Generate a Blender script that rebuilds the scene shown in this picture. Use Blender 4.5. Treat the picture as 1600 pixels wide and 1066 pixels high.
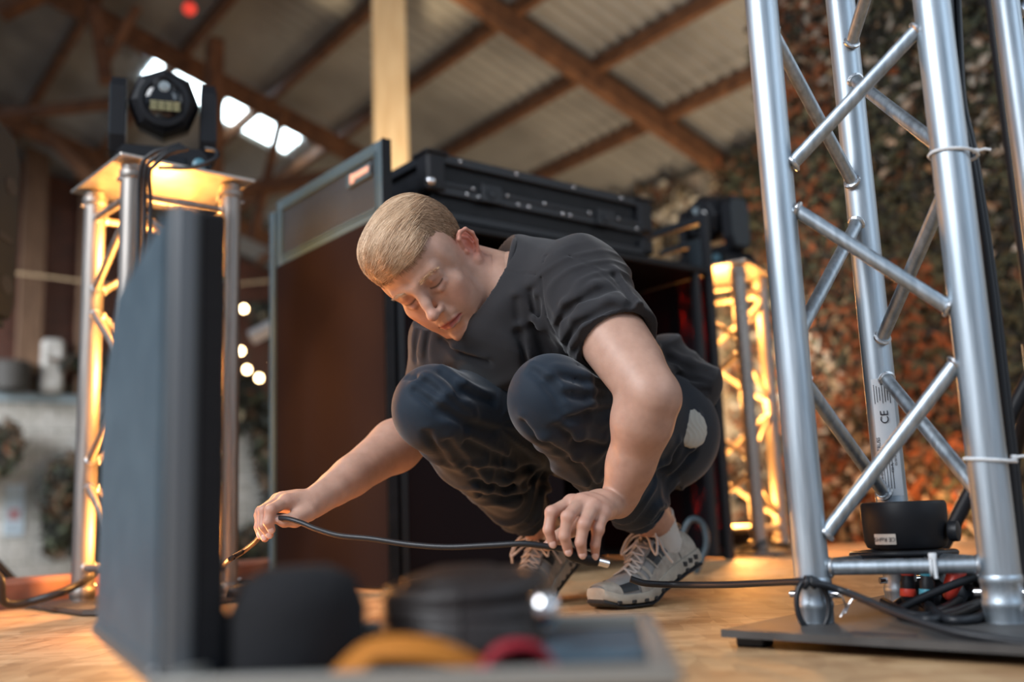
import bpy, math, random
import numpy as np
from mathutils import Vector, Matrix
random.seed(7); rng = np.random.default_rng(7)
sc = bpy.context.scene
for o in list(bpy.data.objects): bpy.data.objects.remove(o)
COL = sc.collection
PI = math.pi

# ------------------------------------------------------------------ camera
FOC = 1555.0                                  # focal length in pixels of the 1600 px frame
pitch = math.atan(FOC/9000.0); roll = math.atan(360/9000.0); CAMH = .172
aF = np.array([0, math.cos(pitch), math.sin(pitch)])
_r0 = np.array([1., 0, 0]); _u0 = np.array([0, -math.sin(pitch), math.cos(pitch)])
aR = math.cos(roll)*_r0 - math.sin(roll)*_u0
aU = math.sin(roll)*_r0 + math.cos(roll)*_u0
aO = np.array([0, 0, CAMH])
def P(u, v, Y):
    """world point at distance Y in front of the camera position that is seen at pixel u, v"""
    d = aF + (u-800)/FOC*aR + (533-v)/FOC*aU
    return aO + d*Y/d[1]
def G(u, v, z=0.):
    d = aF + (u-800)/FOC*aR + (533-v)/FOC*aU
    return aO + d*(z-CAMH)/d[2]
cam = bpy.data.cameras.new('camera'); camo = bpy.data.objects.new('camera', cam); COL.objects.link(camo)
cam.sensor_width = 36; cam.lens = FOC/1600*36
camo.matrix_world = Matrix(((aR[0], aU[0], -aF[0], 0), (aR[1], aU[1], -aF[1], 0), (aR[2], aU[2], -aF[2], CAMH), (0, 0, 0, 1)))
cam.clip_start = .02; cam.clip_end = 200
cam.dof.use_dof = True; cam.dof.focus_distance = 1.52; cam.dof.aperture_fstop = 1.9
sc.camera = camo

# ------------------------------------------------------------------ light
w = bpy.data.worlds.new('world'); sc.world = w; w.use_nodes = True
bg = w.node_tree.nodes['Background']; bg.inputs[0].default_value = (.66, .80, 1, 1); bg.inputs[1].default_value = .36
sc.view_settings.view_transform = 'Standard'; sc.view_settings.look = 'None'
sc.view_settings.exposure = .28; sc.view_settings.gamma = 1; sc.view_settings.use_curve_mapping = False
def aim(o, target):
    o.rotation_euler = (Vector(target)-o.location).to_track_quat('-Z', 'Y').to_euler()
def area(name, loc, target, size, power, col, size_y=None, spread=180):
    l = bpy.data.lights.new(name, 'AREA'); l.energy = power; l.color = col
    l.shape = 'RECTANGLE'; l.spread = math.radians(spread); l.size = size; l.size_y = size_y or size
    o = bpy.data.objects.new(name, l); COL.objects.link(o); o.location = loc; aim(o, target); return o
def spot(name, loc, target, power, col, ang=90, r=.04, blend=.5):
    l = bpy.data.lights.new(name, 'SPOT'); l.energy = power; l.color = col
    l.spot_size = math.radians(ang); l.spot_blend = blend; l.shadow_soft_size = r
    o = bpy.data.objects.new(name, l); COL.objects.link(o); o.location = loc; aim(o, target); return o
def point(name, loc, power, col, r=.05):
    l = bpy.data.lights.new(name, 'POINT'); l.energy = power; l.color = col; l.shadow_soft_size = r
    o = bpy.data.objects.new(name, l); COL.objects.link(o); o.location = loc; return o
WARM = (1, .41, .095)
# daylight through the open front of the barn (behind and beside the camera)
area('daylight_front_left', (-2.9, -.9, 3.0), (0, 1.6, .4), 2.0, 68, (.93, .96, 1), None, 105)
area('daylight_front_right', (3.0, -1.2, 2.2), (.6, 1.6, .5), 1.6, 11, (.72, .86, 1), None, 120)

RPT = (1.6, 7.3, 3.5)
# unseen warm fill lights added behind the booth to brighten the roof and the netting
spot('backstage_fill', (.9, 4.6, .2), tuple(RPT), 140, (1, .88, .72), 92, .12, 1.)
point('backstage_fill', (1.75, 5.6, .75), 36, (1, .80, .58), .12)
point('backstage_fill', (1.3, 7.3, 1.15), 70, (1, .74, .46), .10)
area('wall_fill_left', (-7.5, 6.5, 2.6), (-4.0, 11.5, .2), 2.0, 95, (.92, .96, 1), None, 80)  # cool fill light added to brighten the white block wall
point('backstage_fill', (1.75, 4.35, .1), 9, (1, .45, .16), .08)  # low orange fill added for the foot of the netting
spot('post_lamp', (-.66, 5.55, .9), (-.76, 6.12, 2.7), 330, (1, .76, .46), 30, .05)
point('deck_uplight', (-.57, 1.72, .09), 3.6, (1, .38, .11), .03)
point('backstage_fill', (-3.0, 8.6, .2), 9, (1, .86, .70), .2)
area('net_fill_side', (4.6, 1.6, 2.6), (2.2, 4.8, 1.4), 2.0, 24, (.86, .93, 1))  # added fill light, brings out the netting at the right

# ------------------------------------------------------------------ materials
def mat(name, col=(.5, .5, .5), rough=.5, metal=0., spec=.5, **k):
    m = bpy.data.materials.new(name); m.use_nodes = True
    b = m.node_tree.nodes['Principled BSDF']
    b.inputs['Base Color'].default_value = (*col, 1); b.inputs['Roughness'].default_value = rough
    b.inputs['Metallic'].default_value = metal; b.inputs['Specular IOR Level'].default_value = spec
    for a, v in k.items():
        n = {'emit': 'Emission Strength', 'ecol': 'Emission Color', 'alpha': 'Alpha', 'trans': 'Transmission Weight', 'sss': 'Subsurface Weight',
             'sheen': 'Sheen Weight', 'coat': 'Coat Weight'}[a]
        b.inputs[n].default_value = (*v, 1) if a == 'ecol' else v
    return m
def N(m, t, **k):
    n = m.node_tree.nodes.new(t)
    for a, v in k.items():
        if a.startswith('i_'): n.inputs[a[2:].replace('_', ' ')].default_value = v
        else: setattr(n, a, v)
    return n
def L(m, a, b): m.node_tree.links.new(a, b)
def bsdf(m): return m.node_tree.nodes['Principled BSDF']
def ramp(m, stops):
    r = N(m, 'ShaderNodeValToRGB'); e = r.color_ramp.elements
    while len(e) < len(stops): e.new(.5)
    for x, (p, c) in zip(e, stops): x.position = p; x.color = (*c, 1)
    return r
def noisy(m, scale=(1, 1, 1), nscale=5, stops=None, detail=4, bump=0., rough=None, coord='Object', dist=.01):
    """noise driven base colour, bump and roughness variation"""
    tc = N(m, 'ShaderNodeTexCoord'); mp = N(m, 'ShaderNodeMapping'); mp.inputs['Scale'].default_value = scale
    L(m, tc.outputs[coord], mp.inputs[0])
    nz = N(m, 'ShaderNodeTexNoise'); nz.inputs['Scale'].default_value = nscale; nz.inputs['Detail'].default_value = detail
    L(m, mp.outputs[0], nz.inputs['Vector'])
    if stops:
        r = ramp(m, stops); L(m, nz.outputs['Fac'], r.inputs[0]); L(m, r.outputs[0], bsdf(m).inputs['Base Color'])
    if bump:
        b = N(m, 'ShaderNodeBump'); b.inputs['Strength'].default_value = bump; b.inputs['Distance'].default_value = dist
        L(m, nz.outputs['Fac'], b.inputs['Height']); L(m, b.outputs[0], bsdf(m).inputs['Normal'])
    if rough:
        r = N(m, 'ShaderNodeMapRange'); r.inputs['To Min'].default_value = rough[0]; r.inputs['To Max'].default_value = rough[1]
        L(m, nz.outputs['Fac'], r.inputs['Value']); L(m, r.outputs[0], bsdf(m).inputs['Roughness'])
    return m
M = {}
M['alu'] = noisy(mat('aluminium', (.62, .65, .68), .33, 1), (40, 40, 2), 3, [(.3, (.36, .42, .47)), (.7, (.56, .63, .69))], bump=.06, rough=(.38, .58), dist=.002)
M['alu_dull'] = noisy(mat('dull_aluminium', (.34, .31, .28), .5, .95), (40, 40, 2), 3, [(.3, (.27, .25, .23)), (.7, (.42, .39, .36))], rough=(.42, .6))
M['weld'] = noisy(mat('weld_bead', (.7, .72, .74), .3, 1), (1, 1, 1), 300, None, bump=.5, dist=.002)
M['plate'] = noisy(mat('steel_plate', (.1, .1, .1), .6, .6), (1, 1, 1), 14, [(.3, (.075, .072, .07)), (.7, (.13, .125, .12))], bump=.05, rough=(.5, .68))
M['plate_warm'] = noisy(mat('galvanised_plate', (.55, .52, .48), .45, .85), (1, 1, 1), 20, [(.3, (.5, .47, .43)), (.7, (.66, .63, .58))])
M['black'] = noisy(mat('black_plastic', (.010, .011, .014), .5, 0, .28), (1, 1, 1), 60, None, bump=.08, dist=.002)
M['gloss'] = mat('black_gloss', (.006, .007, .009), .08, 0, .6)
M['rubber'] = mat('black_rubber', (.012, .014, .018), .45)
M['case'] = noisy(mat('black_laminate', (.008, .009, .011), .5, 0, .22), (1, 1, 1), 25, [(.35, (.006, .007, .009)), (.7, (.011, .012, .015))], bump=.06, dist=.003)
M['case_edge'] = mat('black_anodised_edge', (.012, .014, .018), .45, .3)
M['chrome'] = mat('chrome', (.8, .8, .82), .15, 1)
M['grey_frame'] = mat('grey_anodised_frame', (.06, .115, .155), .5, .1)
M['white'] = mat('white_nylon', (.75, .78, .8), .5)
M['label'] = mat('label_paper', (.62, .66, .7), .4)
M['ink'] = mat('printed_ink', (.02, .02, .03), .6)
M['red'] = mat('red_tape', (.75, .06, .03), .45)
M['bluetape'] = mat('teal_tape', (.05, .3, .4), .45)
M['lens'] = mat('lens_glass', (.35, .42, .45), .15, .3)
M['cream_paint'] = mat('cream_panel', (.8, .7, .55), .6)
M['foam'] = noisy(mat('black_foam', (.008, .008, .01), .95), (1, 1, 1), 90, None, bump=.3, dist=.004)

def osb():
    m = mat('osb_board', (.6, .4, .22), .62)
    tc = N(m, 'ShaderNodeTexCoord')
    cols = []
    for k, (rot, sca) in enumerate([(.4, (14, 42, 1)), (-.9, (40, 13, 1))]):
        mp = N(m, 'ShaderNodeMapping'); mp.inputs['Rotation'].default_value = (0, 0, rot); mp.inputs['Scale'].default_value = sca
        L(m, tc.outputs['Object'], mp.inputs[0])
        vo = N(m, 'ShaderNodeTexVoronoi'); vo.inputs['Scale'].default_value = 1.0; L(m, mp.outputs[0], vo.inputs['Vector'])
        r = ramp(m, [(0, (.30, .165, .075)), (.35, (.50, .30, .15)), (.7, (.64, .42, .225)), (1, (.76, .54, .32))]); L(m, vo.outputs['Color'], r.inputs[0]); cols.append(r)
    nz = N(m, 'ShaderNodeTexNoise'); nz.inputs['Scale'].default_value = 9; nz.inputs['Detail'].default_value = 6; L(m, tc.outputs['Object'], nz.inputs['Vector'])
    mx = N(m, 'ShaderNodeMix', data_type='RGBA'); L(m, nz.outputs['Fac'], mx.inputs['Factor']); L(m, cols[0].outputs[0], mx.inputs['A']); L(m, cols[1].outputs[0], mx.inputs['B'])
    n2 = N(m, 'ShaderNodeTexNoise'); n2.inputs['Scale'].default_value = 1.7; n2.inputs['Detail'].default_value = 3; L(m, tc.outputs['Object'], n2.inputs['Vector'])
    r2 = ramp(m, [(.3, (.72, .68, .62)), (.65, (1, 1, 1))]); L(m, n2.outputs['Fac'], r2.inputs[0])
    mu = N(m, 'ShaderNodeMix', data_type='RGBA', blend_type='MULTIPLY'); mu.inputs['Factor'].default_value = 1
    L(m, mx.outputs['Result'], mu.inputs['A']); L(m, r2.outputs[0], mu.inputs['B']); L(m, mu.outputs['Result'], bsdf(m).inputs['Base Color'])
    b = N(m, 'ShaderNodeBump'); b.inputs['Strength'].default_value = .25; b.inputs['Distance'].default_value = .003
    L(m, mx.outputs['Result'], b.inputs['Height']); L(m, b.outputs[0], bsdf(m).inputs['Normal'])
    return m
M['osb'] = osb()
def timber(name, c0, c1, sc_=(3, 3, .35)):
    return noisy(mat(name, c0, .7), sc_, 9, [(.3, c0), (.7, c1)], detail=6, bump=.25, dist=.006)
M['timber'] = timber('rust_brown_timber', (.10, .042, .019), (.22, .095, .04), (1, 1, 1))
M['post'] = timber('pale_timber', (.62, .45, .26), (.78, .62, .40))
M['stud'] = timber('old_stud_timber', (.12, .065, .038), (.21, .12, .07))
M['kerbm'] = noisy(mat('red_oxide_beam', (.3, .12, .08), .75), (1, 1, 1), 12, [(.3, (.26, .10, .065)), (.7, (.40, .20, .14))], bump=.2)
M['roof'] = noisy(mat('fibre_cement_sheet', (.3, .27, .23), .75), (.6, .6, .6), 2.2, [(.3, (.20, .19, .175)), (.75, (.40, .385, .35))], detail=6, bump=.1)
M['skypane'] = mat('translucent_sheet', (.8, .9, 1), .4, emit=7, ecol=(.80, .95, 1))
M['ground'] = noisy(mat('earth_ground', (.1, .08, .06), .9), (1, 1, 1), 3, [(.3, (.06, .05, .04)), (.7, (.14, .11, .08))])
def bricks(name, c1, c2, mortar, scale, rough=.6, rot=0.):
    m = mat(name, c1, rough); tc = N(m, 'ShaderNodeTexCoord')
    br = N(m, 'ShaderNodeTexBrick'); br.inputs['Scale'].default_value = scale
    br.inputs['Color1'].default_value = (*c1, 1); br.inputs['Color2'].default_value = (*c2, 1); br.inputs['Mortar'].default_value = (*mortar, 1)
    br.inputs['Mortar Size'].default_value = .018; L(m, tc.outputs['UV'], br.inputs['Vector'])
    nz = N(m, 'ShaderNodeTexNoise'); nz.inputs['Scale'].default_value = 1.3; nz.inputs['Detail'].default_value = 6; L(m, tc.outputs['UV'], nz.inputs['Vector'])
    r = ramp(m, [(.35, (.62, .60, .56)), (.6, (1, 1, 1))]); L(m, nz.outputs['Fac'], r.inputs[0])
    mu = N(m, 'ShaderNodeMix', data_type='RGBA', blend_type='MULTIPLY'); mu.inputs['Factor'].default_value = 1
    L(m, br.outputs['Color'], mu.inputs['A']); L(m, r.outputs[0], mu.inputs['B']); L(m, mu.outputs['Result'], bsdf(m).inputs['Base Color'])
    return m
M['white_brick'] = bricks('white_painted_block', (.62, .60, .56), (.56, .54, .50), (.34, .32, .29), 2.6)
M['red_brick'] = bricks('dark_red_brick', (.17, .06, .035), (.11, .04, .025), (.10, .06, .05), 4.0)
M['plaster'] = noisy(mat('cream_plaster', (.6, .5, .36), .8), (1, 1, 1), 1.6, [(.35, (.34, .25, .16)), (.55, (.62, .50, .36)), (.75, (.74, .62, .46))], detail=7, bump=.3)
M['leaf'] = [mat('net_leaf_%s' % n, c, .85) for n, c in (('green', (.075, .085, .05)), ('dark', (.028, .030, .024)), ('brown', (.12, .075, .045)), ('rust', (.26, .085, .03)), ('tan', (.30, .24, .15)), ('pale', (.5, .46, .38)))]
def fabric(name, c, tr=None, rough=.85):
    m = mat(name, c, .95, 0, .12)
    noisy(m, (1, 1, 1), 500, None, bump=.12, dist=.001)
    if tr:
        nt = m.node_tree; t = N(m, 'ShaderNodeBsdfTransparent'); t.inputs[0].default_value = (*tr, 1)
        a = N(m, 'ShaderNodeAddShader'); out = nt.nodes['Material Output']
        L(m, bsdf(m).outputs[0], a.inputs[0]); L(m, t.outputs[0], a.inputs[1]); L(m, a.outputs[0], out.inputs['Surface'])
    return m
M['booth_cloth'] = fabric('booth_stretch_cloth', (.0105, .0070, .0085))
M['booth_sheer'] = fabric('booth_sheer_cloth', (.008, .009, .013), (.085, .016, .006))
def perforated():
    m = mat('perforated_steel', (.07, .09, .11), .45, .4); tc = N(m, 'ShaderNodeTexCoord')
    vo = N(m, 'ShaderNodeTexVoronoi'); vo.inputs['Scale'].default_value = 260; vo.inputs['Randomness'].default_value = 0
    L(m, tc.outputs['Object'], vo.inputs['Vector'])
    lt = N(m, 'ShaderNodeMath', operation='GREATER_THAN'); lt.inputs[1].default_value = .37; L(m, vo.outputs['Distance'], lt.inputs[0])
    L(m, lt.outputs[0], bsdf(m).inputs['Alpha']); return m
M['mesh'] = perforated()
M['side_grey'] = mat('dark_blue_grey', (.03, .042, .052), .45, .1)  # sky tint for the yoke arms, plain grey for the booth bracket

# ------------------------------------------------------------------ mesh building
def v3(a): return np.array(a, float)
def frame_z(d):
    d = v3(d); d = d/np.linalg.norm(d)
    a = np.array([0, 0, 1.]) if abs(d[2]) < .9 else np.array([1., 0, 0])
    x = np.cross(a, d); x /= np.linalg.norm(x); y = np.cross(d, x)
    return x, y, d
class MB:
    def __init__(s): s.v = []; s.f = []; s.mi = []; s.n = 0; s.cur = 0
    def add(s, vs, fs):
        o = s.n; vs = [tuple(map(float, q)) for q in vs]; s.v += vs; s.n += len(vs)
        for q in fs: s.f.append(tuple(o+i for i in q)); s.mi.append(s.cur)
        return s
    def box(s, c, size, R=None, bev=0.):
        c = v3(c); h = v3(size)/2; R = np.eye(3) if R is None else np.array(R)
        if bev <= 0:
            q = [c+R@(h*v3(p)) for p in ((-1,-1,-1),(1,-1,-1),(1,1,-1),(-1,1,-1),(-1,-1,1),(1,-1,1),(1,1,1),(-1,1,1))]
            return s.add(q, [(0,3,2,1),(4,5,6,7),(0,1,5,4),(1,2,6,5),(2,3,7,6),(3,0,4,7)])
        b = min(bev, .49*float(min(size))); vs = []; idx = {}
        for sx in (-1, 1):
            for sy in (-1, 1):
                for sz in (-1, 1):
                    for ax in range(3):
                        p = h*v3((sx, sy, sz)); q = p-v3((sx, sy, sz))*b; q[ax] = p[ax]
                        idx[(sx, sy, sz, ax)] = len(vs); vs.append(c+R@q)
        fs = []; S = [(-1,-1),(1,-1),(1,1),(-1,1)]
        for ax in range(3):
            for sg in (-1, 1):
                f = []
                for a, b2 in S:
                    k = [0, 0, 0]; k[ax] = sg; k[(ax+1) % 3] = a; k[(ax+2) % 3] = b2; f.append(idx[(*k, ax)])
                fs.append(tuple(f if sg > 0 else f[::-1]))
        for ax in range(3):
            a1, a2 = (ax+1) % 3, (ax+2) % 3
            for s1 in (-1, 1):
                for s2 in (-1, 1):
                    def K(t, w): k = [0, 0, 0]; k[ax] = t; k[a1] = s1; k[a2] = s2; return idx[(*k, w)]
                    f = (K(-1, a1), K(1, a1), K(1, a2), K(-1, a2)); fs.append(f if s1*s2 < 0 else f[::-1])
        for sx in (-1, 1):
            for sy in (-1, 1):
                for sz in (-1, 1):
                    f = tuple(idx[(sx, sy, sz, a)] for a in range(3)); fs.append(f if sx*sy*sz > 0 else f[::-1])
        return s.add(vs, fs)
    def tube(s, p0, p1, r0, r1=None, n=16, caps=True):
        return s.path([p0, p1], [r0, r0 if r1 is None else r1], n, caps)
    def path(s, pts, r, n=10, caps=True, flat=None):
        pts = [v3(p) for p in pts]; m = len(pts)
        if not hasattr(r, '__len__'): r = [r]*m
        vs = []; x = None
        for i, p in enumerate(pts):
            t = pts[min(i+1, m-1)]-pts[max(i-1, 0)]; t = t/(np.linalg.norm(t)+1e-12)
            if x is None: x, y, _ = frame_z(t)
            else:
                x = x-t*(x@t); x /= np.linalg.norm(x)+1e-12; y = np.cross(t, x)
            for k in range(n):
                a = 2*PI*k/n; vs.append(p+r[i]*(math.cos(a)*x+math.sin(a)*y*(flat or 1)))
        fs = [(i*n+k, i*n+(k+1) % n, (i+1)*n+(k+1) % n, (i+1)*n+k) for i in range(m-1) for k in range(n)]
        if caps: fs += [tuple(range(n))[::-1], tuple((m-1)*n+k for k in range(n))]
        return s.add(vs, fs)
    def lathe(s, c, prof, d=(0, 0, 1), n=24, sx=1., caps=True):
        """prof: (radius, height) pairs along d"""
        x, y, z = frame_z(d); c = v3(c); vs = []
        for r, h in prof:
            for k in range(n):
                a = 2*PI*k/n; vs.append(c+z*h+r*(math.cos(a)*x*sx+math.sin(a)*y))
        m = len(prof); fs = [(i*n+k, i*n+(k+1) % n, (i+1)*n+(k+1) % n, (i+1)*n+k) for i in range(m-1) for k in range(n)]
        if caps: fs += [tuple(range(n))[::-1], tuple((m-1)*n+k for k in range(n))]
        return s.add(vs, fs)
    def torus(s, c, d, R, r, n=24, m=8, a0=0, a1=2*PI, ry=None):
        x, y, z = frame_z(d); c = v3(c); closed = abs(a1-a0-2*PI) < 1e-6
        pts = [c+R*math.cos(a)*x+(ry or R)*math.sin(a)*y for a in np.linspace(a0, a1, n+1)]
        return s.path(pts, r, m, not closed)
    def prism(s, poly, o, ex, ey, ez, th):
        """polygon in the ex/ey plane through o, extruded by th along ez"""
        o, ex, ey, ez = map(v3, (o, ex, ey, ez)); n = len(poly)
        vs = [o+ex*a+ey*b for a, b in poly]+[o+ex*a+ey*b+ez*th for a, b in poly]
        return s.add(vs, [tuple(range(n))[::-1], tuple(range(n, 2*n))]+[(k, (k+1) % n, n+(k+1) % n, n+k) for k in range(n)])
    def build(s, name, m, parent=None, smooth=None, loc=None):
        vs = np.array(s.v)
        off = v3(loc) if loc is not None else np.zeros(3)
        if parent is None: vs = vs-off
        else: vs = vs-worldloc(parent)-off
        me = bpy.data.meshes.new(name); me.from_pydata([tuple(q) for q in vs], [], s.f)
        for q in (m if isinstance(m, (list, tuple)) else [m]): me.materials.append(q)
        if isinstance(m, (list, tuple)): me.polygons.foreach_set('material_index', s.mi)
        o = bpy.data.objects.new(name, me); COL.objects.link(o)
        o.location = off
        if parent is not None: o.parent = parent
        if smooth: shade(o, smooth)
        return o
def worldloc(o):
    t = np.zeros(3)
    while o is not None: t = t+np.array(o.location); o = o.parent
    return t
def shade(o, ang=35):
    me = o.data; me.shade_smooth()
    try: me.set_sharp_from_angle(angle=math.radians(ang))
    except Exception: pass
def tag(o, label=None, cat=None, group=None, kind=None):
    for k, v in (('label', label), ('category', cat), ('group', group), ('kind', kind)):
        if v: o[k] = v
    return o
def empty(name, loc, label=None, cat=None, group=None):
    o = bpy.data.objects.new(name, None); COL.objects.link(o); o.location = [float(q) for q in loc]; o.empty_display_size = .05
    return tag(o, label, cat, group)
def struct(o): o['kind'] = 'structure'; return o
def kids(o): return [q for q in bpy.data.objects if q.parent == o]
def copy_tree(o, parent=None):
    c = o.copy(); COL.objects.link(c); c.parent = parent
    if parent is not None: c.matrix_parent_inverse = o.matrix_parent_inverse.copy()
    for ch in kids(o): copy_tree(ch, c)
    return c
def rotz(a): return np.array([[math.cos(a), -math.sin(a), 0], [math.sin(a), math.cos(a), 0], [0, 0, 1.]])
def cr(pts, n=8):
    """Catmull-Rom through the points"""
    p = [v3(q) for q in pts]; p = [2*p[0]-p[1]]+p+[2*p[-1]-p[-2]]; out = []
    for i in range(1, len(p)-2):
        for t in np.linspace(0, 1, n, endpoint=False):
            a, b, c, d = p[i-1:i+3]
            out.append(.5*((2*b)+(-a+c)*t+(2*a-5*b+4*c-d)*t*t+(-a+3*b-3*c+d)*t**3))
    out.append(p[-2]); return out
def text(name, s, size, loc, R, m, parent, ext=.0002, align='CENTER'):
    cu = bpy.data.curves.new(name, 'FONT'); cu.body = s; cu.size = size; cu.extrude = ext; cu.align_x = align; cu.align_y = 'CENTER'
    o = bpy.data.objects.new(name, cu); COL.objects.link(o); cu.materials.append(m)
    R = np.array(R); mw = Matrix(((*R[0], loc[0]), (*R[1], loc[1]), (*R[2], loc[2]), (0, 0, 0, 1)))
    if parent is not None: o.parent = parent; mw = Matrix.Translation(-Vector(worldloc(parent))) @ mw
    o.matrix_local = mw
    me = bpy.data.meshes.new_from_object(o); o2 = bpy.data.objects.new(name, me); COL.objects.link(o2); o2.parent = o.parent; o2.matrix_local = mw
    bpy.data.objects.remove(o); return o2

# ------------------------------------------------------------------ the barn
th = math.radians(36.5); rA = np.array([-math.sin(th), math.cos(th), 0]); rB = np.array([math.cos(th), math.sin(th), 0])   # along the eaves, across the barn
SL = math.tan(math.radians(17.8)); Q0 = P(1065, 169, 7.6)
def RP(a, b, dz=0.): return Q0+rA*a+rB*b+np.array([0, 0, -SL*b+dz])
GZ = -.45
# stage deck
stage = [(-3.3, -.75), (-1.16, 2.33), (-.62, 3.11), (-.1, 3.86), (3.9, 4.25), (3.9, -1.6), (-2.8, -1.6)]
b = MB(); b.prism(stage, (0, 0, -.12), (1, 0, 0), (0, 1, 0), (0, 0, 1), .12)
struct(b.build('floor', M['osb']))
b = MB(); b.box((0, 8, GZ-.05), (40, 34, .1)); struct(b.build('floor', M['ground']))
# long side wall under the eaves and the gable wall beyond the stage
def wall(name, o, ax, length, z0, z1, m, th_=.2, nrm=None):
    b = MB(); o = v3(o); n = np.array([-ax[1], ax[0], 0]) if nrm is None else v3(nrm)
    b.prism([(0, z0), (length, z0), (length, z1), (0, z1)], o, ax, (0, 0, 1), n, th_)
    ob = struct(b.build(name, m)); me = ob.data; uv = me.uv_layers.new(name='UVMap')
    for lp in me.loops:
        c = np.array(me.vertices[lp.vertex_index].co)-o; uv.data[lp.index].uv = (float(c@ax), float(c[2]))
    return ob
WB = .75
e0 = Q0+rB*WB; e0[2] = 0
zE = Q0[2]-SL*WB
wall('wall_right', e0-rA*9, rA, 16.0, GZ, zE, M['plaster'], .2, rB)
g0 = e0+rA*7
wall('wall_back', g0-rB*11, rB, 11, GZ, 1.62, M['white_brick'], .3, rA)
b = MB(); gg = g0+rA*.12
b.prism([(-11, 1.62), (0, 1.62), (0, zE), (-11, zE+11*SL)], gg, rB, (0, 0, 1), rA, .18)
o = struct(b.build('wall_back', M['red_brick'])); uv = o.data.uv_layers.new(name='UVMap')
for lp in o.data.loops:
    c = np.array(o.data.vertices[lp.vertex_index].co)-gg; uv.data[lp.index].uv = (float(c@rB), float(c[2]))
b = MB(); b.prism([(-11, 1.62), (0, 1.62), (0, 1.72), (-11, 1.72)], g0-rA*.06, rB, (0, 0, 1), rA, .18)
struct(b.build('trim_1', mat('ledge_stone', (.3, .38, .42), .6)))
# corrugated roof, one sheet row per strip of purlins, left out where the translucent sheets are
SKY = [(3.28, 4.06, -3.12, -2.52), (3.28, 4.06, -2.42, -1.66)]
def corr(name, a0, a1, b0, b1, m, dz=0., step=.0175, pitch_=.14, amp=.019, t=.006):
    A = np.arange(a0, a1+1e-6, step); B = np.linspace(b0, b1, 3); vs = []; fs = []; na = len(A)
    for lay in (0, t):
        for bb in B:
            for a in A: vs.append(RP(a, bb, dz+lay+amp*math.cos(2*PI*a/pitch_)))
    nb = len(B)
    for j in range(nb-1):
        for i in range(na-1):
            k = j*na+i; fs.append((k, k+1, k+na+1, k+na)); q = k+nb*na; fs.append((q, q+na, q+na+1, q+1))
    mb = MB(); mb.add(vs, fs); o = mb.build(name, m, smooth=60); return struct(o)
RD = .10
rows = [(-6.2, -4.6), (-4.65, -3.05), (-3.12, -1.6), (-1.66, -.05), (-.12, 1.15)]
for i, (b0, b1) in enumerate(rows):
    dz = RD+.008*(i % 2)
    if i == 2:
        corr('ceiling', -6, 3.28, b0, b1, M['roof'], dz); corr('ceiling', 4.06, 7.6, b0, b1, M['roof'], dz)
    else: corr('ceiling', -6, 7.6, b0, b1, M['roof'], dz)
for i, (a0, a1, b0, b1) in enumerate(SKY): corr('window_%d' % (i+1), a0, a1, b0, b1, M['skypane'], RD)
corr('ceiling', 3.28, 4.06, -2.52, -2.42, M['roof'], RD); 
def beam(name, p, q, wd, hg, m, up=(0, 0, 1)):
    p = v3(p); q = v3(q); d = q-p; l = np.linalg.norm(d); d /= l; s_ = np.cross(d, v3(up)); s_ /= np.linalg.norm(s_); u_ = np.cross(s_, d)
    b = MB(); b.box((p+q)/2, (l, wd, hg), np.array([d, s_, u_]).T, .006); return b.build(name, m)
nt = 2
for bb in (-5.3, -4.55, -3.8, -3.02, -2.22, -1.5, -.72, .03):
    struct(beam('trim_%d' % nt, RP(-6, bb, RD-.075), RP(7.0, bb, RD-.075), .07, .11, M['timber'])); nt += 1
for a in (-2.7, .2, 3.05, 5.9):
    struct(beam('trim_%d' % nt, RP(a, -6.2, RD-.20), RP(a, .75, RD-.20), .10, .17, M['timber'])); nt += 1
# struts under the rafters, seen dark against the translucent sheets
def strut(p, q, w_=.09): 
    global nt
    struct(beam('trim_%d' % nt, p, q, w_, w_, M['timber'], (.3, .2, .93))); nt += 1
strut(P(336, 62, 7.4), P(333, 300, 7.4), .12)
strut(P(148, 8, 7.2), P(166, 130, 7.2), .10); strut(P(215, 10, 7.2), P(160, 105, 7.25), .07)
strut(P(0, 180, 7.6), P(300, 148, 7.6), .08)
strut(P(440, 180, 8.0), P(395, 372, 8.0), .06); strut(P(372, 298, 8.0), P(545, 275, 8.0), .11)
strut(P(60, 195, 10.2), P(190, 330, 10.2), .12); strut(P(0, 20, 7.1), P(120, -40, 7.1), .12)
# kerb beam along the back-left edge of the deck
b = MB(); k0 = v3((-1.22, 2.30, 0)); k1 = v3((-.69, 3.07, 0)); kd = (k1-k0)/np.linalg.norm(k1-k0)
k0 = k0-kd*2.1; ln = np.linalg.norm(k1-k0); kn = np.array([-kd[1], kd[0], 0])
b.box((k0+k1)/2+kn*.05+np.array([0, 0, .018]), (ln, .09, .096), np.array([kd, kn, (0, 0, 1)]).T, .012)
tag(b.build('kerb_beam', M['kerbm'], loc=tuple((k0+k1)/2+kn*.05-np.array([0, 0, .03]))), 'reddish brown timber kerb along the back left edge of the stage', 'beam')

# pale post behind the booth
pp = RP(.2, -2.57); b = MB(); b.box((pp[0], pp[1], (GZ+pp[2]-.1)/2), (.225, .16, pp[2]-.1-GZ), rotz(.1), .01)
b.build('timber_post', M['post'], loc=(pp[0], pp[1], GZ)); tag(bpy.data.objects['timber_post'], 'pale square timber post lit warm, rising behind the booth to the roof', 'post')
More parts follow.
